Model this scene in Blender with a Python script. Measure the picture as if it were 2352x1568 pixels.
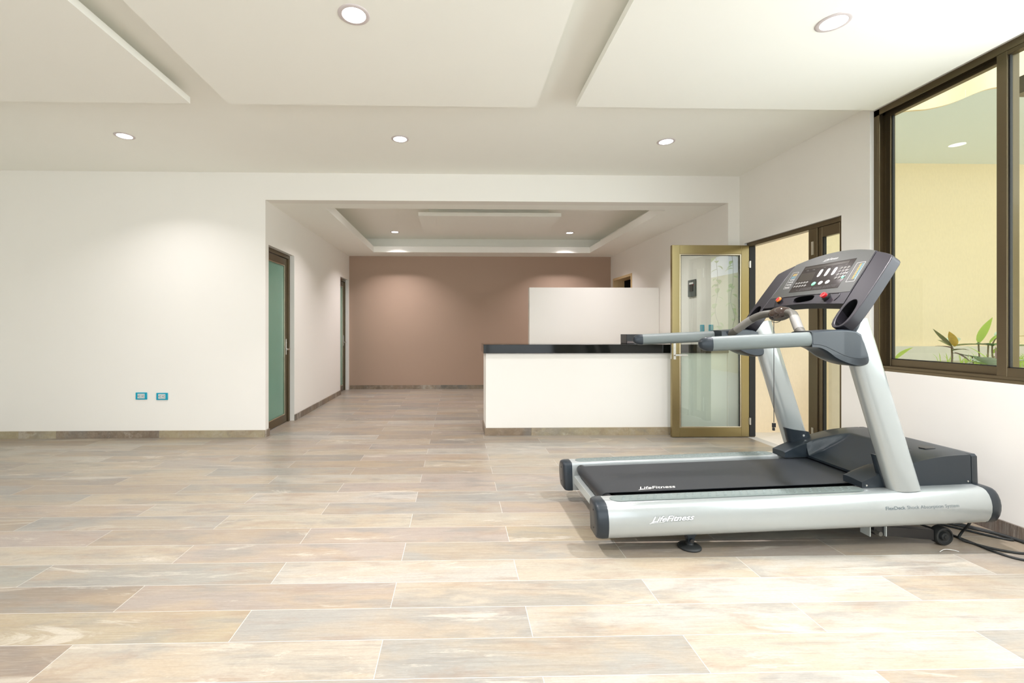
import bpy, bmesh, math, random
from mathutils import Vector, Matrix
random.seed(7)
for _o in list(bpy.data.objects):
    bpy.data.objects.remove(_o)
SC = bpy.context.scene
COL = SC.collection

# ------------------------------------------------------------------ camera, world, exposure
YAW = math.radians(1.35)
cam_d = bpy.data.cameras.new('camera')
cam = bpy.data.objects.new('camera', cam_d)
COL.objects.link(cam)
cam.location = (0, 0, 1.2)
cam.rotation_euler = (math.radians(90), 0, -YAW)
cam_d.sensor_width = 36.0
cam_d.lens = 36.0 * 1045 / 2352
cam_d.shift_x = (1176 - 1073.6) / 2352
cam_d.shift_y = -(784 - 753) / 2352
cam_d.clip_start = 0.02
cam_d.clip_end = 200
SC.camera = cam

SC.view_settings.view_transform = 'Standard'
SC.view_settings.look = 'None'
SC.view_settings.gamma = 1.0
SC.view_settings.use_curve_mapping = False
SC.view_settings.exposure = 0.32

SKY = 1.8
w = bpy.data.worlds.new('sky')
SC.world = w
w.use_nodes = True
bg = w.node_tree.nodes['Background']
bg.inputs[0].default_value = (0.90, 0.96, 1.0, 1)
bg.inputs[1].default_value = SKY

SC.cycles.max_bounces = 14
SC.cycles.diffuse_bounces = 8
SC.cycles.glossy_bounces = 6
SC.cycles.transmission_bounces = 8
SC.cycles.transparent_max_bounces = 16
SC.cycles.use_denoising = True
SC.cycles.sample_clamp_indirect = 6.0
SC.cycles.caustics_reflective = False
SC.cycles.caustics_refractive = False


def area_light(name, loc, rot, sx, sy, energy, color, portal=False):
    ld = bpy.data.lights.new(name, 'AREA')
    ld.shape = 'RECTANGLE'
    ld.size, ld.size_y = sx, sy
    ld.energy = energy
    ld.color = color
    o = bpy.data.objects.new(name, ld)
    COL.objects.link(o)
    o.location = loc
    o.rotation_euler = rot
    if portal:
        ld.cycles.is_portal = True
    return o


R90 = math.radians(90)
# sky portals in the right wall, then two added fill lamps
area_light('sky_portal_door', (3.40, 4.33, 1.07), (0, R90, 0), 2.14, 1.28, 1, (1, 1, 1), True)
area_light('sky_portal_window', (3.40, 2.9, 1.87), (0, R90, 0), 2.0, 1.1, 1, (1, 1, 1), True)
area_light('fill_window', (3.42, 0.78, 1.87), (0, R90, 0), 1.95, 2.9, 140, (0.80, 0.84, 1.0))  # added fill lamp outside the unseen part of the right window
area_light('fill_rear_opening', (-1.0, -2.5, 1.35), (R90, 0, 0), 7.3, 2.4, 60, (0.86, 0.93, 1.0))  # added fill lamp behind the camera, brightens the whole room

# ------------------------------------------------------------------ dimensions of the room
FW = 5.06      # front wall plane
CE = 2.91      # ceiling
AC = 2.61      # alcove ceiling
AL, AR = -2.105, 3.06
AB = 8.97      # alcove back wall
RW = 3.19      # right wall
LW = -5.3
SB = -2.3      # wall behind the camera

# ------------------------------------------------------------------ helpers


def tag(o, label=None, cat=None, group=None, kind=None):
    if label:
        o['label'] = label
    if cat:
        o['category'] = cat
    if group:
        o['group'] = group
    if kind:
        o['kind'] = kind
    return o


def wloc(o):
    v = Vector((0, 0, 0))
    while o is not None:
        v = v + Vector(o.location)
        o = o.parent
    return v


def thing(name, loc, label, cat, group=None, kind=None):
    o = bpy.data.objects.new(name, None)
    COL.objects.link(o)
    o.location = loc
    o.empty_display_size = 0.1
    return tag(o, label, cat, group, kind)


class MB:
    """collects vertices and faces (world coordinates) of one mesh"""

    def __init__(s, f=None):
        s.v, s.f, s.mi, s.fn, s.cur = [], [], [], f, 0
        s.tint = []
        s.t = (1, 1, 1)

    def add(s, vs, fs):
        b = len(s.v)
        for p in vs:
            s.v.append(tuple(s.fn(*p)) if s.fn else tuple(p))
        for q in fs:
            s.f.append([b + i for i in q])
            s.mi.append(s.cur)
            s.tint.append(s.t)
        return s

    def box(s, x0, x1, y0, y1, z0, z1):
        vs = [(x, y, z) for z in (z0, z1) for y in (y0, y1) for x in (x0, x1)]
        return s.add(vs, [(0, 2, 3, 1), (4, 5, 7, 6), (0, 1, 5, 4), (2, 6, 7, 3), (0, 4, 6, 2), (1, 3, 7, 5)])

    def loft(s, rings, closed=True, caps=True):
        n = len(rings[0])
        vs = [p for r in rings for p in r]
        fs = []
        m = n if closed else n - 1
        for i in range(len(rings) - 1):
            for j in range(m):
                a, b = i * n + j, i * n + (j + 1) % n
                fs.append((a, b, b + n, a + n))
        if caps:
            fs.append(tuple(range(n))[::-1])
            fs.append(tuple((len(rings) - 1) * n + j for j in range(n)))
        return s.add(vs, fs)

    def tube(s, pts, r, n=12, caps=True, ry=None):
        P = [Vector(p) for p in pts]
        rings = []
        up0 = None
        for i, p in enumerate(P):
            a = P[max(i - 1, 0)]
            b = P[min(i + 1, len(P) - 1)]
            t = (b - a).normalized()
            if up0 is None:
                up0 = Vector((0, 0, 1)) if abs(t.z) < 0.9 else Vector((0, 1, 0))
            sd = t.cross(up0)
            if sd.length < 1e-6:
                sd = t.cross(Vector((1, 0, 0)))
            sd.normalize()
            up = sd.cross(t).normalized()
            up0 = up
            rr = r[i] if isinstance(r, (list, tuple)) else r
            r2 = rr * (ry or 1)
            rings.append([tuple(p + sd * (rr * math.cos(k * 2 * math.pi / n)) + up * (r2 * math.sin(k * 2 * math.pi / n))) for k in range(n)])
        return s.loft(rings, True, caps)

    def cyl(s, c, axis, r, h, n=24, r2=None, off=0):
        """cylinder from c along axis"""
        A = Vector(axis).normalized()
        q = Vector((0, 0, 1)) if abs(A.z) < 0.9 else Vector((1, 0, 0))
        e1 = A.cross(q).normalized()
        e2 = A.cross(e1)
        c = Vector(c)
        r2 = r if r2 is None else r2
        rings = []
        for (d, rr) in ((0, r), (h, r2)):
            rings.append([tuple(c + A * d + e1 * (rr * math.cos(off + k * 2 * math.pi / n)) + e2 * (rr * math.sin(off + k * 2 * math.pi / n))) for k in range(n)])
        return s.loft(rings)

    def lathe(s, c, axis, prof, n=32):
        A = Vector(axis).normalized()
        q = Vector((0, 0, 1)) if abs(A.z) < 0.9 else Vector((1, 0, 0))
        e1 = A.cross(q).normalized()
        e2 = A.cross(e1)
        c = Vector(c)
        rings = [[tuple(c + A * d + e1 * (rr * math.cos(k * 2 * math.pi / n)) + e2 * (rr * math.sin(k * 2 * math.pi / n))) for k in range(n)] for (rr, d) in prof]
        return s.loft(rings, True, True)

    def prism(s, poly, fn, a0, a1):
        """poly of (p,q); fn(p,q,a)->xyz"""
        return s.loft([[fn(p, q, a0) for p, q in poly], [fn(p, q, a1) for p, q in poly]])

    def build(s, name, mat, parent=None, bevel=0.0, seg=2, smooth=40, origin=None):
        me = bpy.data.meshes.new(name)
        o = bpy.data.objects.new(name, me)
        COL.objects.link(o)
        if parent is not None:
            o.parent = parent
            off = wloc(parent)
        else:
            if origin is None:
                xs = [p[0] for p in s.v]
                ys = [p[1] for p in s.v]
                zs = [p[2] for p in s.v]
                origin = ((min(xs) + max(xs)) / 2, (min(ys) + max(ys)) / 2, min(zs))
            o.location = origin
            off = Vector(origin)
        me.from_pydata([tuple(Vector(p) - off) for p in s.v], [], s.f)
        mats = mat if isinstance(mat, (list, tuple)) else [mat]
        for m in mats:
            me.materials.append(m)
        for p, i in zip(me.polygons, s.mi):
            p.material_index = min(i, len(mats) - 1)
        if any(t != (1, 1, 1) for t in s.tint):
            ca = me.color_attributes.new('tint', 'FLOAT_COLOR', 'CORNER')
            for p, t in zip(me.polygons, s.tint):
                for li in p.loop_indices:
                    ca.data[li].color = (t[0], t[1], t[2], 1)
        bm = bmesh.new()
        bm.from_mesh(me)
        bmesh.ops.recalc_face_normals(bm, faces=bm.faces)
        if smooth:
            th = math.radians(smooth)
            for f in bm.faces:
                f.smooth = True
            for e in bm.edges:
                if len(e.link_faces) == 2:
                    e.smooth = e.calc_face_angle(0) < th
        bm.to_mesh(me)
        bm.free()
        if bevel:
            md = o.modifiers.new('bevel', 'BEVEL')
            md.width = bevel
            md.segments = seg
            md.limit_method = 'ANGLE'
            md.angle_limit = math.radians(40)
            if hasattr(md, 'harden_normals'):
                md.harden_normals = False
        return o


def smooth_path(pts, k=8):
    """Catmull-Rom through the points"""
    P = [Vector(p) for p in pts]
    out = []
    for i in range(len(P) - 1):
        a = P[i - 1] if i else P[0] * 2 - P[1]
        b, c = P[i], P[i + 1]
        d = P[i + 2] if i + 2 < len(P) else P[-1] * 2 - P[-2]
        for j in range(k):
            t = j / k
            out.append(0.5 * ((2 * b) + (c - a) * t + (2 * a - 5 * b + 4 * c - d) * t * t + (3 * b - a - 3 * c + d) * t ** 3))
    out.append(P[-1])
    return [tuple(p) for p in out]


# ------------------------------------------------------------------ materials


def principled(name):
    m = bpy.data.materials.new(name)
    m.use_nodes = True
    return m, m.node_tree, m.node_tree.nodes['Principled BSDF']


def mat(name, col, rough=0.5, metal=0.0, spec=0.5, noise=0.0, nscale=40, bump=0.0, coat=0.0, grain=None):
    m, nt, b = principled(name)
    b.inputs['Base Color'].default_value = (*col, 1)
    b.inputs['Roughness'].default_value = rough
    b.inputs['Metallic'].default_value = metal
    b.inputs['Specular IOR Level'].default_value = spec
    b.inputs['Coat Weight'].default_value = coat
    tc = nt.nodes.new('ShaderNodeTexCoord')
    mp = nt.nodes.new('ShaderNodeMapping')
    nt.links.new(tc.outputs['Object'], mp.inputs[0])
    if grain:
        mp.inputs['Scale'].default_value = grain
    n = nt.nodes.new('ShaderNodeTexNoise')
    n.inputs['Scale'].default_value = nscale
    n.inputs['Detail'].default_value = 4
    nt.links.new(mp.outputs[0], n.inputs['Vector'])
    mx = nt.nodes.new('ShaderNodeMix')
    mx.data_type = 'RGBA'
    k = 1 - noise
    mx.inputs[6].default_value = (col[0] * k, col[1] * k, col[2] * k, 1)
    mx.inputs[7].default_value = (min(col[0] * (1 + noise), 1), min(col[1] * (1 + noise), 1), min(col[2] * (1 + noise), 1), 1)
    nt.links.new(n.outputs['Fac'], mx.inputs[0])
    nt.links.new(mx.outputs[2], b.inputs['Base Color'])
    if bump:
        bp = nt.nodes.new('ShaderNodeBump')
        bp.inputs['Strength'].default_value = bump
        bp.inputs['Distance'].default_value = 0.003
        nt.links.new(n.outputs['Fac'], bp.inputs['Height'])
        nt.links.new(bp.outputs[0], b.inputs['Normal'])
    return m


def emis(name, col, s):
    m = bpy.data.materials.new(name)
    m.use_nodes = True
    nt = m.node_tree
    nt.nodes.clear()
    e = nt.nodes.new('ShaderNodeEmission')
    e.inputs[0].default_value = (*col, 1)
    e.inputs[1].default_value = s
    o = nt.nodes.new('ShaderNodeOutputMaterial')
    nt.links.new(e.outputs[0], o.inputs[0])
    return m


def glass(name, tint, base=0.04, haze=0.0, hazecol=(.9, .95, .9)):
    """architectural pane: clear, Schlick reflection, optional film of dust"""
    m = bpy.data.materials.new(name)
    m.use_nodes = True
    nt = m.node_tree
    nt.nodes.clear()
    N = nt.nodes.new
    lw = N('ShaderNodeLayerWeight')
    lw.inputs[0].default_value = 0.5
    pw = N('ShaderNodeMath')
    pw.operation = 'POWER'
    pw.inputs[1].default_value = 5
    nt.links.new(lw.outputs['Facing'], pw.inputs[0])
    ma = N('ShaderNodeMath')
    ma.operation = 'MULTIPLY_ADD'
    ma.inputs[1].default_value = 1 - base
    ma.inputs[2].default_value = base
    nt.links.new(pw.outputs[0], ma.inputs[0])
    tr = N('ShaderNodeBsdfTransparent')
    tr.inputs[0].default_value = (*tint, 1)
    gl = N('ShaderNodeBsdfGlossy')
    gl.inputs['Roughness'].default_value = 0.0
    mx = N('ShaderNodeMixShader')
    nt.links.new(ma.outputs[0], mx.inputs[0])
    nt.links.new(gl.outputs[0], mx.inputs[2])
    if haze:
        df = N('ShaderNodeBsdfDiffuse')
        df.inputs[0].default_value = (*hazecol, 1)
        m2 = N('ShaderNodeMixShader')
        nz = N('ShaderNodeTexNoise')
        nz.inputs['Scale'].default_value = 3
        nz.inputs['Detail'].default_value = 6
        mm = N('ShaderNodeMath')
        mm.operation = 'MULTIPLY'
        mm.inputs[1].default_value = haze * 2
        nt.links.new(nz.outputs['Fac'], mm.inputs[0])
        nt.links.new(mm.outputs[0], m2.inputs[0])
        nt.links.new(tr.outputs[0], m2.inputs[1])
        nt.links.new(df.outputs[0], m2.inputs[2])
        nt.links.new(m2.outputs[0], mx.inputs[1])
    else:
        nt.links.new(tr.outputs[0], mx.inputs[1])
    o = N('ShaderNodeOutputMaterial')
    nt.links.new(mx.outputs[0], o.inputs[0])
    return m


def tile_material(name, rough=0.34, bright=1.0):
    """wood look porcelain: per plank tint (colour attribute) with streaks, pale worn patches and fine grain"""
    m, nt, b = principled(name)
    N = nt.nodes.new
    L = nt.links.new
    tc = N('ShaderNodeTexCoord')
    at = N('ShaderNodeAttribute')
    at.attribute_name = 'tint'
    off = N('ShaderNodeVectorMath')
    off.operation = 'SCALE'
    off.inputs['Scale'].default_value = 37.0
    L(at.outputs['Color'], off.inputs[0])
    ad = N('ShaderNodeVectorMath')
    ad.operation = 'ADD'
    L(tc.outputs['Object'], ad.inputs[0])
    L(off.outputs[0], ad.inputs[1])

    def noise(scale, det, sc, rough_=0.6, dist=0.0):
        mp = N('ShaderNodeMapping')
        mp.inputs['Scale'].default_value = sc
        L(ad.outputs[0], mp.inputs[0])
        n = N('ShaderNodeTexNoise')
        n.inputs['Scale'].default_value = scale
        n.inputs['Detail'].default_value = det
        n.inputs['Roughness'].default_value = rough_
        n.inputs['Distortion'].default_value = dist
        L(mp.outputs[0], n.inputs['Vector'])
        return n.outputs['Fac']

    def ramp(src, a, bb):
        r = N('ShaderNodeMapRange')
        r.interpolation_type = 'SMOOTHSTEP'
        r.inputs['From Min'].default_value = a
        r.inputs['From Max'].default_value = bb
        L(src, r.inputs['Value'])
        return r.outputs[0]

    def mix(fac, c1, c2, k=1.0, mode='MIX'):
        mx = N('ShaderNodeMix')
        mx.data_type = 'RGBA'
        mx.blend_type = mode
        mu = N('ShaderNodeMath')
        mu.operation = 'MULTIPLY'
        mu.inputs[1].default_value = k
        L(fac, mu.inputs[0])
        L(mu.outputs[0], mx.inputs[0])
        for i, cc in ((6, c1), (7, c2)):
            if isinstance(cc, tuple):
                mx.inputs[i].default_value = (*cc, 1)
            else:
                L(cc, mx.inputs[i])
        return mx.outputs[2]
    c = at.outputs['Color']
    c = mix(ramp(noise(1.6, 5, (1.0, 3.2, 1), 0.6, 0.4), 0.42, 0.64), c, (0.37, 0.28, 0.175), 0.50)
    c = mix(ramp(noise(1.9, 6, (1.0, 3.6, 1), 0.65, 0.4), 0.48, 0.66), c, (0.20, 0.20, 0.185), 0.62)
    c = mix(ramp(noise(2.6, 6, (1.0, 3.0, 1), 0.65, 0.4), 0.50, 0.68), c, (0.25, 0.17, 0.12), 0.42)
    c = mix(ramp(noise(1.1, 10, (1.0, 5.0, 1), 0.74, 0.9), 0.56, 0.64), c, (0.52, 0.48, 0.40), 0.62)
    c = mix(ramp(noise(2.6, 8, (0.8, 22.0, 1), 0.7), 0.50, 0.70), c, (0.15, 0.115, 0.09), 0.32)
    c = mix(ramp(noise(9, 9, (0.8, 26.0, 1), 0.8), 0.44, 0.70), c, (0.50, 0.46, 0.39), 0.38)
    c = mix(ramp(noise(16, 9, (1.0, 22.0, 1), 0.8), 0.50, 0.74), c, (0.11, 0.09, 0.075), 0.40)
    c = mix(ramp(noise(3.0, 10, (0.7, 5.0, 1), 0.85, 1.6), 0.64, 0.69), c, (0.12, 0.10, 0.085), 0.40)
    g = noise(70, 3, (1.0, 2.0, 1), 0.7)
    c = mix(ramp(g, 0.3, 0.7), c, (0.20, 0.165, 0.13), 0.18)
    L(c, b.inputs['Base Color'])
    b.inputs['Roughness'].default_value = rough
    b.inputs['Specular IOR Level'].default_value = 0.35
    bp = N('ShaderNodeBump')
    bp.inputs['Strength'].default_value = 0.12
    bp.inputs['Distance'].default_value = 0.002
    L(g, bp.inputs['Height'])
    L(bp.outputs[0], b.inputs['Normal'])
    return m


M = {}
M['wall'] = mat('cream_paint', (0.83, 0.812, 0.765), 0.55, noise=0.012, nscale=3, spec=0.25, bump=0.0)
M['tan'] = mat('tan_back_wall', (0.40, 0.29, 0.22), 0.6, noise=0.02, nscale=2, spec=0.2)  # darker and browner than the cream walls, for the alcove back
M['ceil'] = mat('ceiling_paint', (0.895, 0.895, 0.845), 0.7, noise=0.01, nscale=3, spec=0.15)
M['tile'] = tile_material('wood_look_tile')
M['grout'] = mat('grout', (0.55, 0.53, 0.49), 0.8, noise=0.08, nscale=60)
M['bronze'] = mat('bronze_aluminium', (0.16, 0.125, 0.075), 0.28, 0.8, noise=0.06, nscale=20, grain=(1, 1, 20))
M['bronze_leaf_lit'] = mat('lit_bronze_aluminium', (0.33, 0.265, 0.13), 0.26, 0.85, noise=0.05, nscale=20, grain=(1, 1, 20))  # same bronze brightened, the lit look of the leaf put into its colour
M['bronze_lt'] = mat('bronze_bead_highlight', (0.62, 0.54, 0.40), 0.18, 0.9, noise=0.05, nscale=20)  # bead colour raised to carry its white highlight
M['gasket'] = mat('black_gasket', (0.012, 0.012, 0.012), 0.6)
M['glass'] = glass('window_glass', (0.94, 0.975, 0.87), 0.05, 0.012)
M['doorglass'] = glass('door_glass', (0.86, 0.94, 0.89), 0.17, 0.01)
M['frost'] = mat('frosted_green_glass', (0.15, 0.30, 0.23), 0.22, noise=0.06, nscale=4, spec=0.6)
M['granite'] = mat('black_granite', (0.006, 0.007, 0.006), 0.07, noise=0.7, nscale=260, spec=0.3)
M['steel'] = mat('brushed_steel', (0.70, 0.69, 0.66), 0.28, 1.0, noise=0.04)
M['teal'] = mat('teal_plastic', (0.0, 0.33, 0.47), 0.35, noise=0.04)
M['socket'] = mat('grey_socket_plastic', (0.55, 0.60, 0.60), 0.4, noise=0.02)
M['black'] = mat('black_plastic', (0.012, 0.012, 0.013), 0.35, noise=0.1)
M['silver'] = mat('silver_paint', (0.38, 0.405, 0.40), 0.24, 0.3, noise=0.015, nscale=300, coat=0.5)
M['slate'] = mat('slate_plastic', (0.017, 0.024, 0.031), 0.36, 0.0, 0.35, noise=0.08, nscale=500, coat=0.15)
M['slate2'] = mat('charcoal_console_plastic', (0.017, 0.0155, 0.020), 0.42, 0.0, 0.35, noise=0.08, nscale=500)
M['panelgrey'] = mat('grey_console_overlay', (0.048, 0.050, 0.046), 0.42, 0.0, 0.35, noise=0.08, nscale=300)
M['belt'] = mat('black_belt', (0.015, 0.018, 0.022), 0.45, noise=0.35, nscale=700, bump=0.4)
M['padgrey'] = mat('grey_traction_rubber', (0.16, 0.19, 0.18), 0.55, 0.0, 0.2, noise=0.05, nscale=200)
M['gripgrey'] = mat('grey_grip_foam', (0.12, 0.14, 0.135), 0.45, noise=0.12, nscale=900, bump=0.15)
M['bargrey'] = mat('warm_grey_plastic', (0.095, 0.092, 0.080), 0.4, noise=0.05, nscale=100)
M['disp'] = mat('dark_display_overlay', (0.022, 0.018, 0.018), 0.09, noise=0.05)
M['lcd'] = mat('unlit_lcd', (0.022, 0.018, 0.015), 0.12, noise=0.03, coat=0.6)
M['white'] = mat('white_print', (0.80, 0.80, 0.78), 0.5)
M['greyprint'] = mat('grey_print', (0.10, 0.13, 0.14), 0.5)
M['keygrey'] = mat('grey_key', (0.13, 0.125, 0.115), 0.45)
M['keywhite'] = mat('pale_key', (0.38, 0.38, 0.37), 0.4)
M['keygreen'] = mat('green_key', (0.14, 0.42, 0.26), 0.4)
M['red'] = mat('red_plastic', (0.62, 0.02, 0.025), 0.25, coat=0.4)
M['orange'] = mat('orange_plastic', (0.80, 0.20, 0.03), 0.35)
M['amber'] = mat('amber_print', (0.55, 0.36, 0.06), 0.5)
M['bluepr'] = mat('blue_print', (0.12, 0.33, 0.42), 0.5)
M['matblack'] = mat('matt_black', (0.006, 0.006, 0.007), 0.9, spec=0.1)
M['rubber'] = mat('black_rubber', (0.016, 0.018, 0.018), 0.6, noise=0.3, nscale=60)
M['greysteel'] = mat('grey_steel_beam', (0.50, 0.54, 0.53), 0.35, 0.2, noise=0.03)
M['peach'] = mat('peach_stucco', (0.91, 0.77, 0.56), 0.9, noise=0.05, nscale=45, bump=0.5, grain=(1, 1, 0.5), spec=0.1)
M['yellow'] = mat('yellow_stucco', (0.86, 0.78, 0.50), 0.9, noise=0.04, nscale=45, bump=0.5, spec=0.1)
M['soffit'] = mat('white_soffit', (0.82, 0.90, 0.97), 0.8, noise=0.02)
M['conc'] = mat('pale_concrete', (0.78, 0.74, 0.68), 0.8, noise=0.06, nscale=12)
M['soil'] = mat('pale_gravel_soil', (0.45, 0.42, 0.34), 0.9, noise=0.3, nscale=60)
M['leafA'] = mat('olive_leaf', (0.16, 0.19, 0.045), 0.4, noise=0.45, nscale=30)
M['leafY'] = mat('yellow_leaf', (0.75, 0.50, 0.06), 0.45, noise=0.3, nscale=40)
M['leafG'] = mat('fresh_green_leaf', (0.42, 0.62, 0.12), 0.4, noise=0.2, nscale=20)
_nt = M['leafG'].node_tree
_tr = _nt.nodes.new('ShaderNodeBsdfTranslucent')
_tr.inputs[0].default_value = (0.70, 0.95, 0.20, 1)
_mx = _nt.nodes.new('ShaderNodeMixShader')
_mx.inputs[0].default_value = 0.55
_nt.links.new(_nt.nodes['Principled BSDF'].outputs[0], _mx.inputs[1])
_nt.links.new(_tr.outputs[0], _mx.inputs[2])
_nt.links.new(_mx.outputs[0], _nt.nodes['Material Output'].inputs[0])
M['leafD'] = mat('dark_green_leaf', (0.07, 0.22, 0.07), 0.35, noise=0.3, nscale=25)
M['leafP'] = mat('pale_veined_leaf', (0.55, 0.68, 0.55), 0.45, noise=0.25, nscale=30)
M['leafR'] = mat('purple_brown_leaf', (0.22, 0.13, 0.12), 0.45, noise=0.3, nscale=30)
M['stem'] = mat('brown_stem', (0.20, 0.15, 0.07), 0.7, noise=0.2)
M['beige'] = mat('beige_wood_casing', (0.62, 0.47, 0.26), 0.45, noise=0.10, nscale=8, grain=(6, 6, 1))
M['dark'] = mat('dark_room_shade', (0.035, 0.03, 0.025), 0.8)  # near-black colour stands for the shade of the unlit room
M['trimring'] = mat('downlight_ring', (0.62, 0.56, 0.56), 0.4, noise=0.02)
M['lens'] = emis('downlight_lens', (1.0, 0.97, 0.99), 14)

# ------------------------------------------------------------------ FLOOR (running bond planks)
PL, PW = 1.168, 0.198
TINTS = [(0.34, 0.295, 0.24), (0.31, 0.27, 0.23), (0.29, 0.275, 0.235), (0.39, 0.34, 0.265), (0.35, 0.29, 0.24),
         (0.26, 0.235, 0.205), (0.41, 0.38, 0.32), (0.32, 0.265, 0.205), (0.30, 0.285, 0.25), (0.36, 0.315, 0.26)]


def jit(t):
    k = random.uniform(0.96, 1.05)
    k *= 0.90
    return (t[0] * 0.98 * k, t[1] * 1.0 * k, t[2] * 1.02 * k + random.uniform(-0.006, 0.006))


def floor():
    m = MB()
    m.cur = 1
    m.box(LW - 0.1, 3.30, SB - 0.1, AB + 0.05, -0.06, -0.0003)
    m.cur = 0
    g = 0.0013
    k = -21
    fixed = {}
    # tones noted from the photograph: (row, plank index from joint)
    while True:
        y0 = 1.759 + PW * k
        if y0 > AB:
            break
        y1 = y0 + PW
        phase = (-0.284) if (k % 2 == 1) else (0.296)   # row k=-1 (1.561-1.759) carries joints at -0.284
        i = -5
        while True:
            x0 = phase + PL * i
            if x0 > 3.3:
                break
            x1 = x0 + PL
            a0, a1 = max(x0, LW), min(x1, 3.2)
            b0, b1 = max(y0, SB), min(y1, AB)
            if a1 - a0 > 0.01 and b1 - b0 > 0.01:
                t = FIX.get((k, i)) or random.choice(TINTS)
                m.t = jit(t)
                m.add([(a0 + g, b0 + g, 0), (a1 - g, b0 + g, 0), (a1 - g, b1 - g, 0), (a0 + g, b1 - g, 0)], [(0, 1, 2, 3)])
            i += 1
        k += 1
    m.t = (1, 1, 1)
    o = m.build('floor', [M['tile'], M['grout']], smooth=0, origin=(0, 0, 0))
    tag(o, 'pale wood-look plank tile floor laid in running bond', 'floor', kind='structure')


GREY, TAUPE, OLIVE, CREAM, PINK, DARKB, PALE, GOLD = (0.30, 0.285, 0.25), (0.31, 0.26, 0.215), (0.29, 0.285, 0.24), (0.41, 0.36, 0.28), (0.36, 0.30, 0.255), (0.23, 0.185, 0.145), (0.43, 0.40, 0.345), (0.35, 0.29, 0.19)
FIX = {(-1, -2): DARKB, (-1, -3): DARKB, (-1, -1): CREAM, (-1, 0): GREY, (-1, 1): PALE,
       (0, -3): GOLD, (0, -2): GOLD, (0, -1): GREY, (0, 0): PALE, (0, 1): PALE,
       (1, -3): TAUPE, (1, -2): DARKB, (1, -1): TAUPE, (1, 0): CREAM, (1, 1): PALE,
       (2, -4): CREAM, (2, -3): OLIVE, (2, -2): GREY, (2, -1): PALE, (2, 0): CREAM, (2, 1): PALE,
       (3, -3): CREAM, (3, -2): CREAM, (3, -1): PINK, (3, 0): GREY, (3, 1): TAUPE,
       (4, -4): PINK, (4, -3): PINK, (4, -2): TAUPE, (4, -1): PINK, (4, 0): GOLD,
       (5, -2): GREY, (5, -1): CREAM, (5, 0): CREAM, (6, -2): CREAM, (6, -3): PINK, (6, -1): GREY, (6, 0): TAUPE,
       (7, -2): CREAM, (7, -1): PALE, (7, 0): GREY, (8, -2): GREY, (8, -1): PINK, (8, 0): GREY, (-2, -3): DARKB, (-2, -2): CREAM, (-2, -1): GREY, (-2, 0): PALE}
floor()


def plank_strip(m, fn, length, h, t, seams, tints):
    """skirting cut from the floor tile; fn(a, depth, z)"""
    a = 0
    ss = [s for s in seams if 0.02 < s < length - 0.02] + [length]
    for i, s in enumerate(ss):
        m.t = jit(tints[i % len(tints)])
        p = [fn(x, d, z) for z in (0, h) for d in (0, t) for x in (a + 0.0008, s - 0.0008)]
        m.add(p, [(0, 2, 3, 1), (4, 5, 7, 6), (0, 1, 5, 4), (2, 6, 7, 3), (0, 4, 6, 2), (1, 3, 7, 5)])
        a = s
    m.t = (1, 1, 1)


BD, BT, BG, BC = (0.12, 0.09, 0.07), (0.20, 0.145, 0.10), (0.15, 0.14, 0.115), (0.44, 0.375, 0.24)


def skirting(name, fn, length, seams, tints, label, h=0.078, t=0.014):
    m = MB()
    plank_strip(m, fn, length, h, t, seams, tints)
    o = m.build(name, M['tile'], smooth=0)
    tag(o, label, 'baseboard', kind='structure')
    return o


# ------------------------------------------------------------------ WALLS and CEILING


def struct(name, m, mt, label, cat, bevel=0, smooth=0):
    o = m.build(name, mt, smooth=smooth, bevel=bevel)
    return tag(o, label, cat, kind='structure')


D1 = (5.144, 5.95)
D2 = (8.284, 8.90)
m = MB().box(LW - 0.15, AL, FW, D1[0], 0, CE + 0.12)
struct('wall_front', m, M['wall'], 'cream front wall to the left of the alcove, with two teal outlets', 'wall')
m = MB()
m.box(AL - 0.2, AL, D1[0], D1[1], 2.132, CE + 0.12)
m.box(AL - 0.2, AL, D1[1], D2[0], 0, CE + 0.12)
m.box(AL - 0.2, AL, D2[0], D2[1], 2.132, CE + 0.12)
m.box(AL - 0.2, AL, D2[1], AB, 0, CE + 0.12)
struct('wall_alcove_left', m, M['wall'], 'cream left side wall of the alcove with two glazed doors', 'wall')
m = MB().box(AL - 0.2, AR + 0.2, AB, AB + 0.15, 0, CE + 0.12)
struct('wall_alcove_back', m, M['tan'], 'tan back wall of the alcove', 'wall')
m = MB()
m.box(AR, AR + 0.19, FW, 7.867, 0, CE + 0.12)
m.box(AR, AR + 0.19, 7.867, 8.815, 2.158, CE + 0.12)
m.box(AR, AR + 0.19, 8.815, AB, 0, CE + 0.12)
struct('wall_alcove_right', m, M['wall'], 'cream right side wall of the alcove behind the open glass door', 'wall')
m = MB().box(AL, AR, FW, 5.20, AC, CE + 0.12)
struct('trim_header_beam', m, M['wall'], 'cream beam across the top of the alcove opening', 'beam')
DR = (3.70, 4.97)
WN = (-0.70, 3.44)
m = MB()
m.box(RW, 3.288, DR[1], FW, 0, CE + 0.12)
m.box(RW, 3.36, DR[0], DR[1], 2.137, CE + 0.12)
m.box(RW, 3.36, WN[1], DR[0], 0, CE + 0.12)
m.box(RW, 3.36, WN[0], WN[1], 0, 0.876)
m.box(RW, 3.36, WN[0], WN[1], 2.87, CE + 0.12)
m.box(RW, 3.36, SB - 0.15, WN[0], 0, CE + 0.12)
struct('wall_right', m, M['wall'], 'cream right wall holding the sliding window and patio door', 'wall')
m = MB().box(LW - 0.15, LW, SB - 0.15, FW, 0, CE + 0.12)
struct('wall_left', m, M['wall'], 'cream wall at the far left, outside the photo', 'wall')
m = MB()
m.box(LW, -4.7, SB - 0.15, SB, 0, CE + 0.12)
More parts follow.
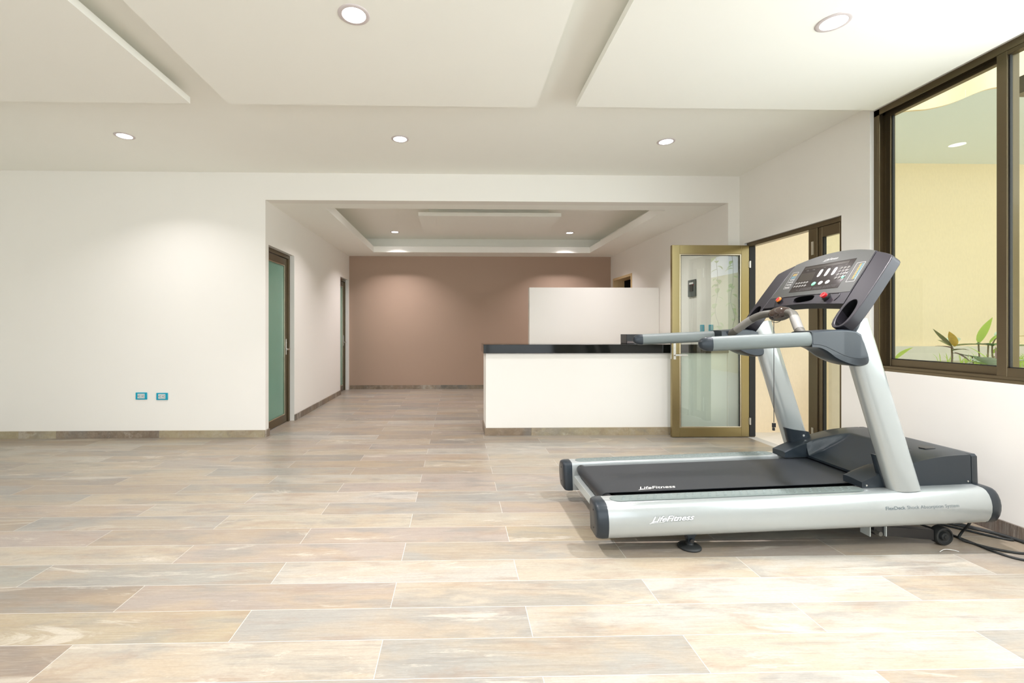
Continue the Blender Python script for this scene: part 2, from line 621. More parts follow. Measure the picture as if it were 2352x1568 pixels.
m.box(2.7, RW, SB - 0.15, SB, 0, CE + 0.12)
m.box(-4.7, 2.7, SB - 0.15, SB, 2.6, CE + 0.12)
m.box(-4.7, 2.7, SB - 0.15, SB, 0, 0.1)
struct('wall_rear', m, M['wall'], 'cream wall behind the camera with a wide opening added for light', 'wall')  # unseen opening added to let sky light fill the room
m = MB()
for a in (-4.7, -2.87, -1.02, 0.81, 2.64):
    m.box(a, a + 0.06, SB - 0.10, SB - 0.04, 0.1, 2.6)
m.box(-4.7, 2.7, SB - 0.10, SB - 0.04, 0.1, 0.16)
m.box(-4.7, 2.7, SB - 0.10, SB - 0.04, 2.54, 2.6)
struct('rear_window_added', m, M['bronze'], 'bronze framing of the opening added for light behind the camera', 'window')  # unseen frame added with the rear light opening

m = MB().box(LW - 0.15, 3.36, SB - 0.15, FW + 0.14, CE, CE + 0.12)
struct('ceiling', m, M['ceil'], 'white main ceiling above the floating panels', 'ceiling')
# alcove ceiling with tray recess
HX0, HX1, HY0, HY1 = -1.545, 2.50, 5.40, 8.50
m = MB()
m.box(AL, HX0, 5.20, AB, AC, AC + 0.11)
m.box(HX1, AR, 5.20, AB, AC, AC + 0.11)
m.box(HX0, HX1, 5.20, HY0, AC, AC + 0.11)
m.box(HX0, HX1, HY1, AB, AC, AC + 0.11)
struct('ceiling_alcove', m, M['ceil'], 'lower alcove ceiling with a rectangular tray recess', 'ceiling')
m = MB()
m.box(AL, AR, 5.20, AB, CE, CE + 0.12)
m.box(HX0 - 0.32, HX0 - 0.28, 5.20, HY1 + 0.30, AC + 0.11, CE)
m.box(HX1 + 0.28, HX1 + 0.32, 5.20, HY1 + 0.30, AC + 0.11, CE)
m.box(HX0 - 0.32, HX1 + 0.32, HY1 + 0.26, HY1 + 0.30, AC + 0.11, CE)
struct('ceiling_tray', m, M['ceil'], 'raised tray ceiling inside the alcove recess', 'ceiling')


def float_panel(name, x0, x1, y0, y1, zb, t, ztop, ins, label):
    m = MB()
    m.box(x0, x1, y0, y1, zb, zb + t)
    m.box(x0 + ins, x1 - ins, y0 + ins * 2, y1 - ins * 2, zb + t - 0.002, ztop)
    o = m.build(name, M['ceil'], smooth=0)
    return tag(o, label, 'ceiling panel')


float_panel('ceiling_panel', -5.15, -1.90, -1.4, 3.29, 2.80, 0.045, CE, 0.12, 'left floating white ceiling panel, the only one without a visible downlight')
float_panel('ceiling_panel', -1.63, 0.575, -1.4, 3.29, 2.80, 0.045, CE, 0.12, 'middle floating white ceiling panel with one downlight')
float_panel('ceiling_panel', 0.865, 3.068, -1.4, 3.275, 2.80, 0.045, CE, 0.12, 'right floating white ceiling panel beside the window, with one downlight')
float_panel('ceiling_panel', -0.53, 1.45, 6.28, 7.40, 2.745, 0.05, CE, 0.13, 'small floating white panel hung inside the alcove tray ceiling')

# skirtings
skirting('baseboard_front', lambda a, d, z: (LW + a, FW - 0.001 - d, z), AL - LW, [0.55, LW * 0 + 0.95, 2.05], [BC, BC, BT, BC], 'tile baseboard along the front wall left of the alcove')
skirting('baseboard_pier', lambda a, d, z: (AL + 0.001 + d, FW - 0.015 + a, z), D1[0] - FW + 0.015, [], [BD], 'short dark tile baseboard wrapping the alcove corner')
skirting('baseboard_alcove_left', lambda a, d, z: (AL + 0.001 + d, D1[1] + a, z), D2[0] - D1[1], [1.15], [BD, BT], 'brown tile baseboard between the two frosted doors')
skirting('baseboard_alcove_back', lambda a, d, z: (AL + 0.016 + a, AB - 0.001 - d, z), AR - AL - 0.03, [0.62, 1.78, 2.95, 4.1], [BD, BT, BG, BT], 'dark tile baseboard along the tan alcove back wall')
skirting('baseboard_alcove_right', lambda a, d, z: (AR - 0.001 - d, 5.70 + a, z), 2.1, [1.1], [BT, BC], 'tile baseboard on the alcove right wall')
skirting('baseboard_right', lambda a, d, z: (RW - 0.001 - d, -1.0 + a, z), DR[0] + 1.0, [0.35, 1.40, 2.43 + 1.0, 4.5], [BT, BD, BT, BD], 'brown tile baseboard on the right wall behind the treadmill')

# ------------------------------------------------------------------ WINDOW 1 (sliding, right wall)


def window1():
    t = thing('window_1', (3.26, 1.37, 0.876), 'large bronze framed sliding window in the right wall', 'window', kind='structure')
    y0, y1, z0, z1 = WN[0], WN[1], 0.876, 2.87
    xa, xb = 3.222, 3.325
    m = MB()
    m.box(xa, xb, y1 - 0.022, y1, z0, z1)
    m.box(xa, xb, y0, y0 + 0.022, z0, z1)
    m.box(xa, xb, y0, y1, z0, z0 + 0.022)
    m.box(xa, xb, y0, y1, z1 - 0.022, z1)
    # track ribs
    for x in (xa, xa + 0.048, xb - 0.006):
        m.box(x, x + 0.005, y1 - 0.045, y1 - 0.02, z0, z1)
        m.box(x, x + 0.005, y0, y1, z0 + 0.02, z0 + 0.040)
        m.box(x, x + 0.005, y0, y1, z1 - 0.045, z1 - 0.02)
    m.build('window_frame', M['bronze'], t, smooth=0)
    # sashes: alternate outer and inner track
    edges = [(y1 - 0.03, 2.60, 'o'), (2.645, 1.78, 'i'), (1.82, 0.95, 'o'), (0.99, 0.12, 'i'), (0.16, y0 + 0.03, 'o')]
    for a, b, k in edges:
        xs = (3.273, 3.312) if k == 'o' else (3.226, 3.266)
        st = 0.052
        hi, lo = a, b
        m = MB()
        m.box(xs[0], xs[1], hi - st, hi, z0 + 0.024, z1 - 0.024)
        m.box(xs[0], xs[1], lo, lo + st, z0 + 0.024, z1 - 0.024)
        m.box(xs[0], xs[1], lo + st, hi - st, z0 + 0.024, z0 + 0.090)
        m.box(xs[0], xs[1], lo + st, hi - st, z1 - 0.070, z1 - 0.024)
        sash = m.build('sash', M['bronze'], t, smooth=0, bevel=0.0015, seg=1)
        g = MB()
        xm = (xs[0] + xs[1]) / 2
        for (c, d, e, f) in ((hi - st - 0.006, hi - st, z0 + 0.090, z1 - 0.07), (lo + st, lo + st + 0.006, z0 + 0.090, z1 - 0.07)):
            g.box(xm - 0.008, xm + 0.008, c, d, e, f)
        g.box(xm - 0.008, xm + 0.008, lo + st, hi - st, z0 + 0.090, z0 + 0.0955)
        g.build('gasket', M['gasket'], sash, smooth=0)
        p = MB()
        p.add([(xm, lo + st, z0 + 0.09), (xm, hi - st, z0 + 0.09), (xm, hi - st, z1 - 0.07), (xm, lo + st, z1 - 0.07)], [(0, 1, 2, 3)])
        p.build('pane', M['glass'], sash, smooth=0)


window1()

# ------------------------------------------------------------------ DOORS


def frosted_door(name, ya, yb, label, handle):
    t = thing(name, (AL - 0.12, (ya + yb) / 2, 0), label, 'door', kind='structure')
    xf = AL - 0.055
    zt = 2.130
    m = MB()
    m.box(xf - 0.06, xf, ya, ya + 0.045, 0, zt)
    m.box(xf - 0.06, xf, yb - 0.045, yb, 0, zt)
    m.box(xf - 0.06, xf, ya + 0.045, yb - 0.045, zt - 0.045, zt)
    m.build('door_frame', M['bronze'], t, smooth=0, bevel=0.002, seg=1)
    a, b = ya + 0.048, yb - 0.048
    xs = (xf - 0.058, xf - 0.018)
    m = MB()
    m.box(*xs, a, a + 0.075, 0.008, zt - 0.048)
    m.box(*xs, b - 0.075, b, 0.008, zt - 0.048)
    m.box(*xs, a + 0.075, b - 0.075, 0.008, 0.105)
    m.box(*xs, a + 0.075, b - 0.075, zt - 0.135, zt - 0.048)
    leaf = m.build('door_leaf', M['bronze'], t, smooth=0, bevel=0.002, seg=1)
    m = MB()
    x = xs[1]
    m.box(x - 0.012, x - 0.001, a + 0.075, a + 0.085, 0.105, zt - 0.135)
    m.box(x - 0.012, x - 0.001, b - 0.085, b - 0.075, 0.105, zt - 0.135)
    m.box(x - 0.012, x - 0.001, a + 0.085, b - 0.085, 0.105, 0.115)
    m.box(x - 0.012, x - 0.001, a + 0.085, b - 0.085, zt - 0.145, zt - 0.135)
    m.build('glazing_bead', M['bronze_lt'], leaf, smooth=0)
    m = MB().box(x - 0.024, x - 0.016, a + 0.07, b - 0.07, 0.10, zt - 0.13)
    m.build('frosted_pane', M['frost'], leaf, smooth=0)
    if handle:
        hy = b - 0.04
        m = MB()
        m.box(x, x + 0.006, hy - 0.015, hy + 0.015, 0.86, 1.06)
        m.cyl((x + 0.004, hy, 0.93), (1, 0, 0), 0.011, 0.045, 16)
        m.box(x + 0.038, x + 0.052, hy - 0.10, hy + 0.010, 0.922, 0.938)
        m.cyl((x + 0.004, hy, 1.01), (1, 0, 0), 0.008, 0.006, 14)
        m.build('door_handle', M['steel'], leaf, smooth=40, bevel=0.0015)
    return t


frosted_door('door_1', *D1, 'nearer tall frosted green glass door in the alcove left wall', True)
frosted_door('door_2', *D2, 'farther frosted green glass door beside the tan back wall', True)

# door_3: dark doorway with beige casing, high part seen above the partition
t = thing('door_3', (AR, 8.34, 0), 'doorway with beige wood casing opening to a dark room', 'door', kind='structure')
m = MB()
ya, yb, zt = 7.867, 8.815, 2.158
m.box(AR - 0.012, AR + 0.20, ya, ya + 0.045, 0, zt)
m.box(AR - 0.012, AR + 0.20, yb - 0.045, yb, 0, zt)
m.box(AR - 0.012, AR + 0.20, ya + 0.045, yb - 0.045, zt - 0.045, zt)
m.build('casing', M['beige'], t, smooth=0, bevel=0.002, seg=1)
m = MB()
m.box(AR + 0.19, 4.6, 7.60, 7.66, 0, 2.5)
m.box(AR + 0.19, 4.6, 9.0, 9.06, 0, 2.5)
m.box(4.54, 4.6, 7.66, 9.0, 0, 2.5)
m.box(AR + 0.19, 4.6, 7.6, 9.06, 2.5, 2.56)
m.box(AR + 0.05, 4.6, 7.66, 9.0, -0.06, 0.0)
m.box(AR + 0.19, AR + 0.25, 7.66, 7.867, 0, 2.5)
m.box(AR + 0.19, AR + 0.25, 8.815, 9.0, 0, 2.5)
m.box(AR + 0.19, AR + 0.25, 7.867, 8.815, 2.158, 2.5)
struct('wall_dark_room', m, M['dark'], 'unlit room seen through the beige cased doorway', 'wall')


def patio_door():
    t = thing('door_4', (3.25, 4.33, 0), 'bronze framed glass patio door standing open beside the treadmill', 'door', kind='structure')
    y0, y1, zt = DR[0], DR[1], 2.137
    xa, xb = 3.215, 3.285
    m = MB()
    m.box(xa, xb, y0, y0 + 0.040, 0, zt)
    m.box(xa, xb, y1 - 0.036, y1, 0, zt)
    m.box(xa, xb, y0 + 0.04, y1 - 0.036, zt - 0.042, zt)
    m.box(xa, xb, 3.985, 4.085, 0, zt - 0.042)
    m.build('door_frame', M['bronze'], t, smooth=0, bevel=0.002, seg=1)
    MB().box(xa + 0.004, xb - 0.001, y1 - 0.044, y1 - 0.0365, 0.01, zt - 0.044).build('gasket', M['gasket'], t, smooth=0)
    # fixed sidelight sash
    m = MB()
    xs = (xa + 0.012, xb - 0.015)
    m.box(*xs, y0 + 0.040, y0 + 0.062, 0.01, zt - 0.042)
    m.box(*xs, 3.945, 3.985, 0.01, zt - 0.042)
    m.box(*xs, y0 + 0.062, 3.945, 0.01, 0.09)
    m.box(*xs, y0 + 0.062, 3.945, zt - 0.135, zt - 0.042)
    sl = m.build('sidelight', M['bronze'], t, smooth=0, bevel=0.002, seg=1)
    m = MB()
    xm = (xs[0] + xs[1]) / 2
    m.add([(xm, y0 + 0.062, 0.09), (xm, 3.945, 0.09), (xm, 3.945, zt - 0.135), (xm, y0 + 0.062, zt - 0.135)], [(0, 1, 2, 3)])
    m.build('pane', M['glass'], sl, smooth=0)
    m = MB()
    m.box(xm - 0.012, xm + 0.012, 3.937, 3.945, 0.09, zt - 0.135)
    m.build('gasket', M['gasket'], sl, smooth=0)
    m = MB()
    m.box(xa - 0.003, xa, 4.025, 4.05, 0.12, 0.30)
    m.box(xa - 0.003, xa, 4.025, 4.05, 1.86, 1.98)
    m.build('strike_plate', M['steel'], sl, smooth=0)
    # open leaf, parallel to the front wall
    Y0, Y1 = 4.925, 4.965
    X0, X1 = 2.357, 3.213
    zb, zt2 = 0.006, 2.108
    m = MB()
    m.box(X0, X0 + 0.085, Y0, Y1, zb, zt2)
    m.box(X1 - 0.085, X1, Y0, Y1, zb, zt2)
    m.box(X0 + 0.085, X1 - 0.085, Y0, Y1, zb, 0.105)
    m.box(X0 + 0.085, X1 - 0.085, Y0, Y1, zt2 - 0.095, zt2)
    leaf = m.build('door_leaf', M['bronze_leaf_lit'], t, smooth=0, bevel=0.002, seg=1)
    leaf['label'] = 'open bronze framed glass leaf'
    m = MB()
    a, b, c, d = X0 + 0.085, X1 - 0.085, 0.105, zt2 - 0.095
    for q in ((a, a + 0.014, c, d), (b - 0.014, b, c, d), (a + 0.014, b - 0.014, c, c + 0.014), (a + 0.014, b - 0.014, d - 0.014, d)):
        m.box(q[0], q[1], Y0 + 0.003, Y0 + 0.016, q[2], q[3])
    m.build('glazing_bead', M['bronze_lt'], leaf, smooth=0, bevel=0.003, seg=2)
    m = MB()
    for q in ((a + 0.014, a + 0.018, c, d), (b - 0.022, b - 0.014, c, d), (a, b, d - 0.019, d - 0.014)):
        m.box(q[0], q[1], Y0 + 0.006, Y0 + 0.014, q[2], q[3])
    m.build('gasket', M['gasket'], leaf, smooth=0)
    m = MB()
    ym = Y0 + 0.018
    m.add([(a, ym, c), (b, ym, c), (b, ym, d), (a, ym, d)], [(0, 1, 2, 3)])
    m.build('pane', M['doorglass'], leaf, smooth=0)
    m = MB()
    m.box(X0 + 0.012, X0 + 0.040, Y0 - 0.008, Y0, 0.855, 1.035)
    m.cyl((X0 + 0.026, Y0 - 0.004, 0.905), (0, -1, 0), 0.010, 0.045, 16)
    m.box(X0 + 0.020, X0 + 0.145, Y0 - 0.054, Y0 - 0.042, 0.897, 0.915)
    m.cyl((X0 + 0.026, Y0 - 0.008, 0.985), (0, -1, 0), 0.008, 0.004, 14)
    m.build('door_handle', M['steel'], leaf, smooth=40, bevel=0.0015)
    m = MB()
    m.box(X0 - 0.0025, X0, Y0 + 0.010, Y1 - 0.008, 0.86, 1.10)
    m.build('lock_plate', M['steel'], leaf, smooth=0)
    for z in (0.14, 1.86):
        m = MB()
        m.cyl((X1 + 0.006, Y0 - 0.008, z), (0, 0, 1), 0.009, 0.075, 16)
        m.box(X1 - 0.006, X1 + 0.004, Y0 - 0.006, Y0 + 0.002, z + 0.006, z + 0.069)
        m.build('hinge', M['steel'], leaf, smooth=40)


patio_door()

# ------------------------------------------------------------------ DOWNLIGHTS


def downlight(x, y, z, power, label, group, angle=125):
    t = thing('downlight', (x, y, z), label, 'ceiling light', group)
    m = MB()
    m.lathe((x, y, z), (0, 0, -1), [(0.062, -0.012), (0.064, 0.004), (0.076, 0.005), (0.080, 0.001), (0.080, -0.001)], 40)
    ring = MB()
    prof = [(0.058, 0.0004), (0.060, 0.0045), (0.074, 0.0050), (0.080, 0.0020), (0.0805, 0.0001)]
    n = 40
    rings = [[(x + r * math.cos(k * 2 * math.pi / n), y + r * math.sin(k * 2 * math.pi / n), z - d) for k in range(n)] for r, d in prof]
    ring.loft(rings, True, False)
    ring.build('trim_ring', M['trimring'], t, smooth=50)
    d = MB()
    pr = [(0.0585, 0.0030), (0.045, 0.0036), (0.02, 0.004)]
    rings = [[(x + r * math.cos(k * 2 * math.pi / n), y + r * math.sin(k * 2 * math.pi / n), z - dd) for k in range(n)] for r, dd in pr]
    d.loft(rings, True, False)
    d.add(rings[-1], [tuple(range(n))])
    d.build('lens', M['lens'], t, smooth=50)
    ld = bpy.data.lights.new('downlight_lamp', 'AREA')
    ld.shape = 'DISK'
    ld.size = 0.11
    ld.spread = math.radians(112 if y > 5 else angle)
    ld.energy = power
    ld.color = (1.0, 0.92, 0.94) if y > 5 else (1.0, 0.955, 0.975)
    lo = bpy.data.objects.new('lamp', ld)
    COL.objects.link(lo)
    lo.parent = t
    lo.location = (0, 0, -0.012)
    return t


G1 = 'round recessed downlights in the main ceiling'
PWR = 32
downlight(-0.525, 2.338, 2.80, 30, 'large-looking round downlight set in the middle floating ceiling panel', G1)
downlight(1.973, 2.336, 2.80, PWR, 'round downlight set in the right floating ceiling panel near the window', G1)
downlight(-2.958, 4.123, CE, 9.5, 'round downlight in the flat ceiling, leftmost of its row of three', G1)
downlight(-0.512, 4.131, CE, 9.5, 'round downlight in the flat ceiling, middle one of its row of three', G1)
downlight(1.921, 4.131, CE, 9.5, 'round downlight in the flat ceiling, rightmost of its row of three', G1)
G2 = 'small round downlights in the alcove tray'
downlight(-1.10, 8.13, CE, 19, 'small round downlight in the alcove tray, left of the floating panel', G2)
downlight(2.03, 8.13, CE, 19, 'small round downlight in the alcove tray, right of the floating panel', G2)

downlight(-1.10, 5.90, CE, 14.5, 'added fill downlight at the near edge of the alcove tray, left one, hidden by the beam', G2)  # this and the next are unseen lamps added to brighten the alcove
downlight(2.03, 5.90, CE, 14.5, 'added fill downlight at the near edge of the alcove tray, right one, hidden by the beam', G2)
downlight(-0.525, 0.55, 2.80, 20, 'added fill downlight in the middle ceiling panel, above the camera', G1)  # from here on, unseen lamps added to brighten the main room
downlight(1.973, 0.55, 2.80, 20, 'added fill downlight in the right ceiling panel, above and beside the camera', G1)
downlight(-2.958, 2.338, 2.80, 10, 'added fill downlight in the left ceiling panel, outside the frame', G1)

# ------------------------------------------------------------------ OUTLETS on the front wall


def outlet(x, z, label):
    t = thing('wall_outlet', (x, FW, z), label, 'outlet', 'teal outlets on the front wall')
    y = FW - 0.001
    m = MB().box(x - 0.062, x + 0.062, y - 0.008, y, z - 0.039, z + 0.039)
    m.build('cover_plate', M['teal'], t, bevel=0.004, smooth=40)
    m = MB().box(x - 0.038, x + 0.038, y - 0.011, y - 0.007, z - 0.026, z + 0.026)
    s = m.build('socket_insert', M['socket'], t, bevel=0.001)
    m = MB()
    for dx in (-0.022, 0.022):
        m.cyl((x + dx - 0.008, y - 0.0105, z), (0, -1, 0), 0.0042, 0.0012, 12)
        m.box(x + dx + 0.001, x + dx + 0.010, y - 0.0118, y - 0.0105, z + 0.006, z + 0.0095)
        m.box(x + dx + 0.001, x + dx + 0.010, y - 0.0118, y - 0.0105, z - 0.0095, z - 0.006)
    m.build('socket_slots', M['black'], s, smooth=0)


outlet(-3.445, 0.457, 'teal framed double outlet low on the wall, left of the pair')
outlet(-3.222, 0.452, 'teal framed double outlet low on the wall, right of the pair')


def side_plate(y, z, label):
    t = thing('wall_switch', (AR, y, z), label, 'wall plate', 'teal plates seen through the open door glass')
    MB().box(AR - 0.009, AR - 0.001, y - 0.045, y + 0.045, z - 0.045, z + 0.045).build('cover_plate', M['teal'], t, bevel=0.003)
    MB().box(AR - 0.011, AR - 0.008, y - 0.02, y + 0.02, z - 0.03, z + 0.03).build('switch_insert', M['bluepr'], t, bevel=0.001)


side_plate(5.596, 1.195, 'small teal wall plate above the granite, left of the pair behind the door glass')
side_plate(5.398, 1.195, 'small teal wall plate above the granite, right of the pair behind the door glass')
t = thing('breaker_panel', (AR, 5.83, 1.715), 'dark grey breaker box plate on the wall behind the open door glass', 'breaker box')
MB().box(AR - 0.02, AR - 0.001, 5.737, 5.919, 1.606, 1.824).build('cover', mat('grey_metal', (0.10, 0.12, 0.12), 0.45, 0.2), t, bevel=0.004)
MB().box(AR - 0.026, AR - 0.019, 5.78, 5.87, 1.675, 1.765).build('breaker_switch', M['black'], t, bevel=0.002)
MB().box(AR - 0.024, AR - 0.0195, 5.775, 5.875, 1.748, 1.765).build('red_label', M['red'], t)
MB().box(AR - 0.024, AR - 0.0195, 5.775, 5.875, 1.766, 1.79).build('white_label', M['white'], t)

# ------------------------------------------------------------------ COUNTER, GRANITE, PARTITION
t = thing('counter', (1.68, 5.30, 0), 'white plastered counter with a tile skirting in front of the alcove', 'counter')
MB().box(0.325, AR - 0.002, 5.075, 5.50, 0, 0.918).build('counter_body', M['wall'], t, smooth=0, bevel=0.004)
m = MB()
plank_strip(m, lambda a, d, z: (0.312 + a, 5.075 - d, z), AR - 0.312 - 0.003, 0.085, 0.013, [0.52, 1.62, 2.75], [BT, BC, BC])
plank_strip(m, lambda a, d, z: (0.325 - d, 5.075 + a, z), 0.425, 0.085, 0.013, [], [BT])
sk = m.build('skirting', M['tile'], t, smooth=0)
m = MB().box(0.298, AR - 0.002, 5.045, 5.53, 0.9185, 1.016)
o = m.build('granite_worktop', M['granite'], bevel=0.003)
tag(o, 'long black granite worktop lying on the white counter', 'worktop')
t = thing('black_box', (2.14, 5.36, 1.016), 'low black box standing at the back of the granite worktop', 'box')
MB().box(1.989, 2.292, 5.28, 5.48, 1.0165, 1.125).build('housing', M['black'], t, bevel=0.003)
MB().box(1.995, 2.286, 5.2785, 5.2805, 1.022, 1.047).build('reflection_strip', mat('reflection_brown', (0.10, 0.06, 0.05), 0.15), t)  # reflection low on the box front, painted as a brown strip
m = MB().box(1.090, AR - 0.002, 6.80, 6.92, 0, 1.808)
o = m.build('wall_partition', M['wall'], smooth=0, bevel=0.004)
tag(o, 'cream half-height partition wall standing behind the counter', 'wall', kind='structure')


# ------------------------------------------------------------------ OUTDOORS (courtyard on the right)
m = MB().box(3.36, 14, -8, 5.28, -0.10, -0.03)
struct('floor_courtyard', m, M['conc'], 'pale concrete courtyard floor outside', 'floor')
m = MB().box(-12, LW - 0.15, -14, 6, -0.10, -0.03).box(LW - 0.15, 3.36, -14, SB - 0.15, -0.10, -0.03)
struct('floor_terrace', m, M['conc'], 'pale terrace behind the camera', 'floor')
m = MB().box(3.25, 11, 5.28, 5.45, -0.05, 4.6)
struct('wall_courtyard', m, M['peach'], 'peach stucco courtyard wall seen through the patio door and window', 'wall')
# overhang with a wavy edge: soffit and stucco fascia
edge = [(3.37, 4.10), (3.70, 4.09), (3.945, 4.05), (4.06, 3.985), (4.19, 3.955), (4.275, 3.88), (4.305, 3.79), (4.31, 3.69), (4.335, 3.61), (4.41, 3.575), (4.58, 3.565), (5.2, 3.565), (7.5, 3.565)]
edge = [(p[0], p[1]) for p in smooth_path([(a, b, 0) for a, b in edge], 6)]
m = MB()
poly = [(x, y + 0.03) for x, y in edge] + [(7.5, 5.28), (3.37, 5.28)]
m.prism(poly, lambda p, q, a: (p, q, a), 3.155, 3.22)
struct('ceiling_overhang', m, M['soffit'], 'white underside of the courtyard overhang', 'soffit')
m = MB()
poly = edge + [(x, y + 0.028) for x, y in edge[::-1]]
m.prism(poly, lambda p, q, a: (p, q, a), 3.150, 4.3)
struct('trim_fascia', m, M['peach'], 'peach stucco fascia with a wavy lower edge above the courtyard', 'fascia')
struct('wall_garden', MB().box(7.6, 7.75, -6, 5.28, -0.03, 2.7), M['yellow'], 'yellow stucco garden wall on the far side of the courtyard', 'wall')
# planter
struct('wall_planter', MB().box(4.40, 7.6, 3.30, 3.42, -0.03, 0.86), M['conc'], 'low pale planter wall nearest the window', 'planter wall')
struct('wall_planter_side', MB().box(4.40, 4.52, 3.42, 5.16, -0.03, 0.86), M['conc'], 'side planter wall facing the patio door', 'planter wall')
struct('wall_planter_back', MB().box(4.40, 7.6, 5.16, 5.28, -0.03, 0.985), M['conc'], 'pale ledge at the back of the planting bed', 'planter wall')
m = MB().box(4.522, 7.597, 3.422, 5.158, 0.5, 0.82)
o = m.build('planting_soil', M['soil'], smooth=0)
tag(o, 'pale soil filling the raised bed outside the window', 'soil', kind='stuff')


def leaf(mb, base, direction, length, width, droop=0.5, up=None, n=7, fold=0.25):
    """one curved leaf with a mid rib fold"""
    d = Vector(direction).normalized()
    up = Vector(up or (0, 0, 1))
    s = d.cross(up)
    if s.length < 1e-3:
        s = Vector((1, 0, 0))
    s.normalize()
    nn = s.cross(d).normalized()
    p = Vector(base)
    vs, fs = [], []
    cur = d.copy()
    for i in range(n + 1):
        t = i / n
        wd = width * 0.5 * (math.sin(math.pi * min(1, t * 1.02) ** 0.8) ** 0.8 if 0 < t < 1 else 0.02)
        nz = s.cross(cur).normalized()
        vs += [tuple(p - s * wd + nz * wd * fold), tuple(p), tuple(p + s * wd + nz * wd * fold)]
        cur = (cur - nn * (droop / n) * (0.6 + t)).normalized()
        p = p + cur * (length / n)
    for i in range(n):
        a = i * 3
        fs += [(a, a + 1, a + 4, a + 3), (a + 1, a + 2, a + 5, a + 4)]
    mb.add(vs, fs)


def plant(name, base, label, leaves, mats, stems=None, group=None):
    t = thing(name, base, label, 'plant', group)
    m = MB()
    for (mi, off, dr, ln, wd, dp) in leaves:
        m.cur = mi
        leaf(m, Vector(base) + Vector(off), dr, ln, wd, dp)
    m.build('foliage', mats, t, smooth=60)
    if stems:
        m = MB()
        for pts, r in stems:
            m.tube(smooth_path([tuple(Vector(base) + Vector(p)) for p in pts], 4), r, 6)
        m.build('stem', M['stem'], t, smooth=60)
    return t


lm = [M['leafA'], M['leafY'], M['leafP'], M['leafR'], M['leafG'], M['leafD']]
# croton: base pixel about (2187, 826)
plant('croton', (4.72, 4.23, 0.8215), 'croton plant with olive and yellow leaves on a bare stem outside the window', [
    (0, (0.0, 0, .20), (1, -.2, .22), .32, .085, .35), (0, (0, 0, .20), (-1, -.1, .75), .27, .05, -.1),
    (1, (0.02, -.01, .20), (-.35, -.1, .8), .17, .07, .2), (2, (.03, .03, .22), (.7, .5, .5), .20, .11, .4),
    (3, (0, -.02, .18), (-.9, -.1, .25), .22, .05, .3), (3, (.0, .0, .17), (1, .1, .12), .20, .03, .3),
    (3, (.0, -.02, .15), (.5, -.6, -.5), .15, .09, .3), (0, (0, 0, .16), (.1, -.9, .3), .12, .07, .3),
    (3, (.0, 0, .14), (.6, -.5, -.1), .12, .06, .3), (0, (0, 0, .20), (.2, .9, .5), .18, .06, .3),
    (4, (-.01, -.03, .03), (-.5, -.7, .2), .14, .07, .3), (2, (.06, -.05, .02), (.5, -.4, .5), .12, .07, .3)],
    lm, [([(0, 0, 0), (.005, 0, .1), (0, 0, .21)], .007)])
plant('leafy_plant', (4.90, 4.05, 0.8225), 'low broad leaved plant with pale veins, right of the croton', [
    (2, (0, 0, .02), (-.8, -.3, .55), .30, .15, .5), (2, (0, 0, .02), (.8, -.4, .45), .26, .14, .4),
    (5, (0, 0, .04), (-.7, .3, .55), .25, .06, .5), (5, (.02, 0, .08), (1, .1, .25), .22, .05, .3),
    (4, (0, 0, .06), (-.4, .5, .8), .22, .05, .3), (3, (.04, 0, .05), (.05, .1, 1), .17, .012, 0),
    (4, (-.02, 0, .02), (-1, .2, .5), .24, .07, .5), (5, (-.1, 0, .0), (-1, -.4, .15), .24, .10, .3)],
    lm, [([(0, 0, 0), (.02, 0, .12)], .004)])
plant('tall_leafy_plant', (5.13, 4.33, 0.8215), 'upright plant with long fresh green leaves beside the window stile', [
    (4, (-.03, 0, .22), (.45, 0, 1), .30, .085, .15), (4, (.08, 0, .22), (.3, -.3, .75), .18, .13, .5),
    (5, (.12, 0, .20), (-1, -.2, .30), .24, .08, .4), (5, (.10, 0, .20), (1, -.1, .30), .22, .09, .4),
    (2, (.15, 0, .28), (.8, .1, .6), .26, .10, .5), (4, (.10, 0, .12), (.9, -.3, .8), .26, .10, .4),
    (2, (-.08, 0, .08), (-.4, -.6, .0), .15, .13, .4), (5, (-.12, 0, .1), (.5, -.6, -.1), .16, .10, .4),
    (1, (.22, 0, .26), (.9, -.1, .4), .22, .07, .5), (2, (.24, 0, .2), (.9, -.4, .1), .3, .14, .4)],
    lm, [([(0, 0, 0), (-.02, 0, .1), (-.03, 0, .24)], .006), ([(.06, 0, 0), (.07, 0, .22)], .006), ([(.12, 0, 0), (.11, 0, .2), (.16, 0, .30)], .006), ([(-.08, 0, 0), (-.09, 0, .1)], .004)])
plant('broad_leaf_plant', (4.10 + .42, 4.36, 0.86), 'single green leaf leaning in behind the window frame', [
    (4, (-.22, 0, .03), (.75, 0, .75), .22, .06, .4)], lm, [([(-.0, 0, -.01), (-.12, 0, .01), (-.22, 0, .03)], .004)])
plant('pale_leaf_plant', (5.35, 3.80, 0.8215), 'big pale leaved plant behind the right window pane', [
    (2, (0, 0, .0), (-.9, -.3, .35), .34, .20, .5), (2, (0, 0, .05), (.6, -.4, .4), .4, .2, .5), (2, (.1, 0, .1), (-.6, .2, .5), .34, .18, .6),
    (4, (.05, 0, .1), (.1, 0, 1), .3, .12, .4), (1, (0, 0, .2), (.5, .1, .7), .2, .09, .4), (2, (.2, 0, .15), (.3, 0, .6), .3, .16, .5)],
    lm, [([(0, 0, 0), (.0, 0, .22)], .006)])
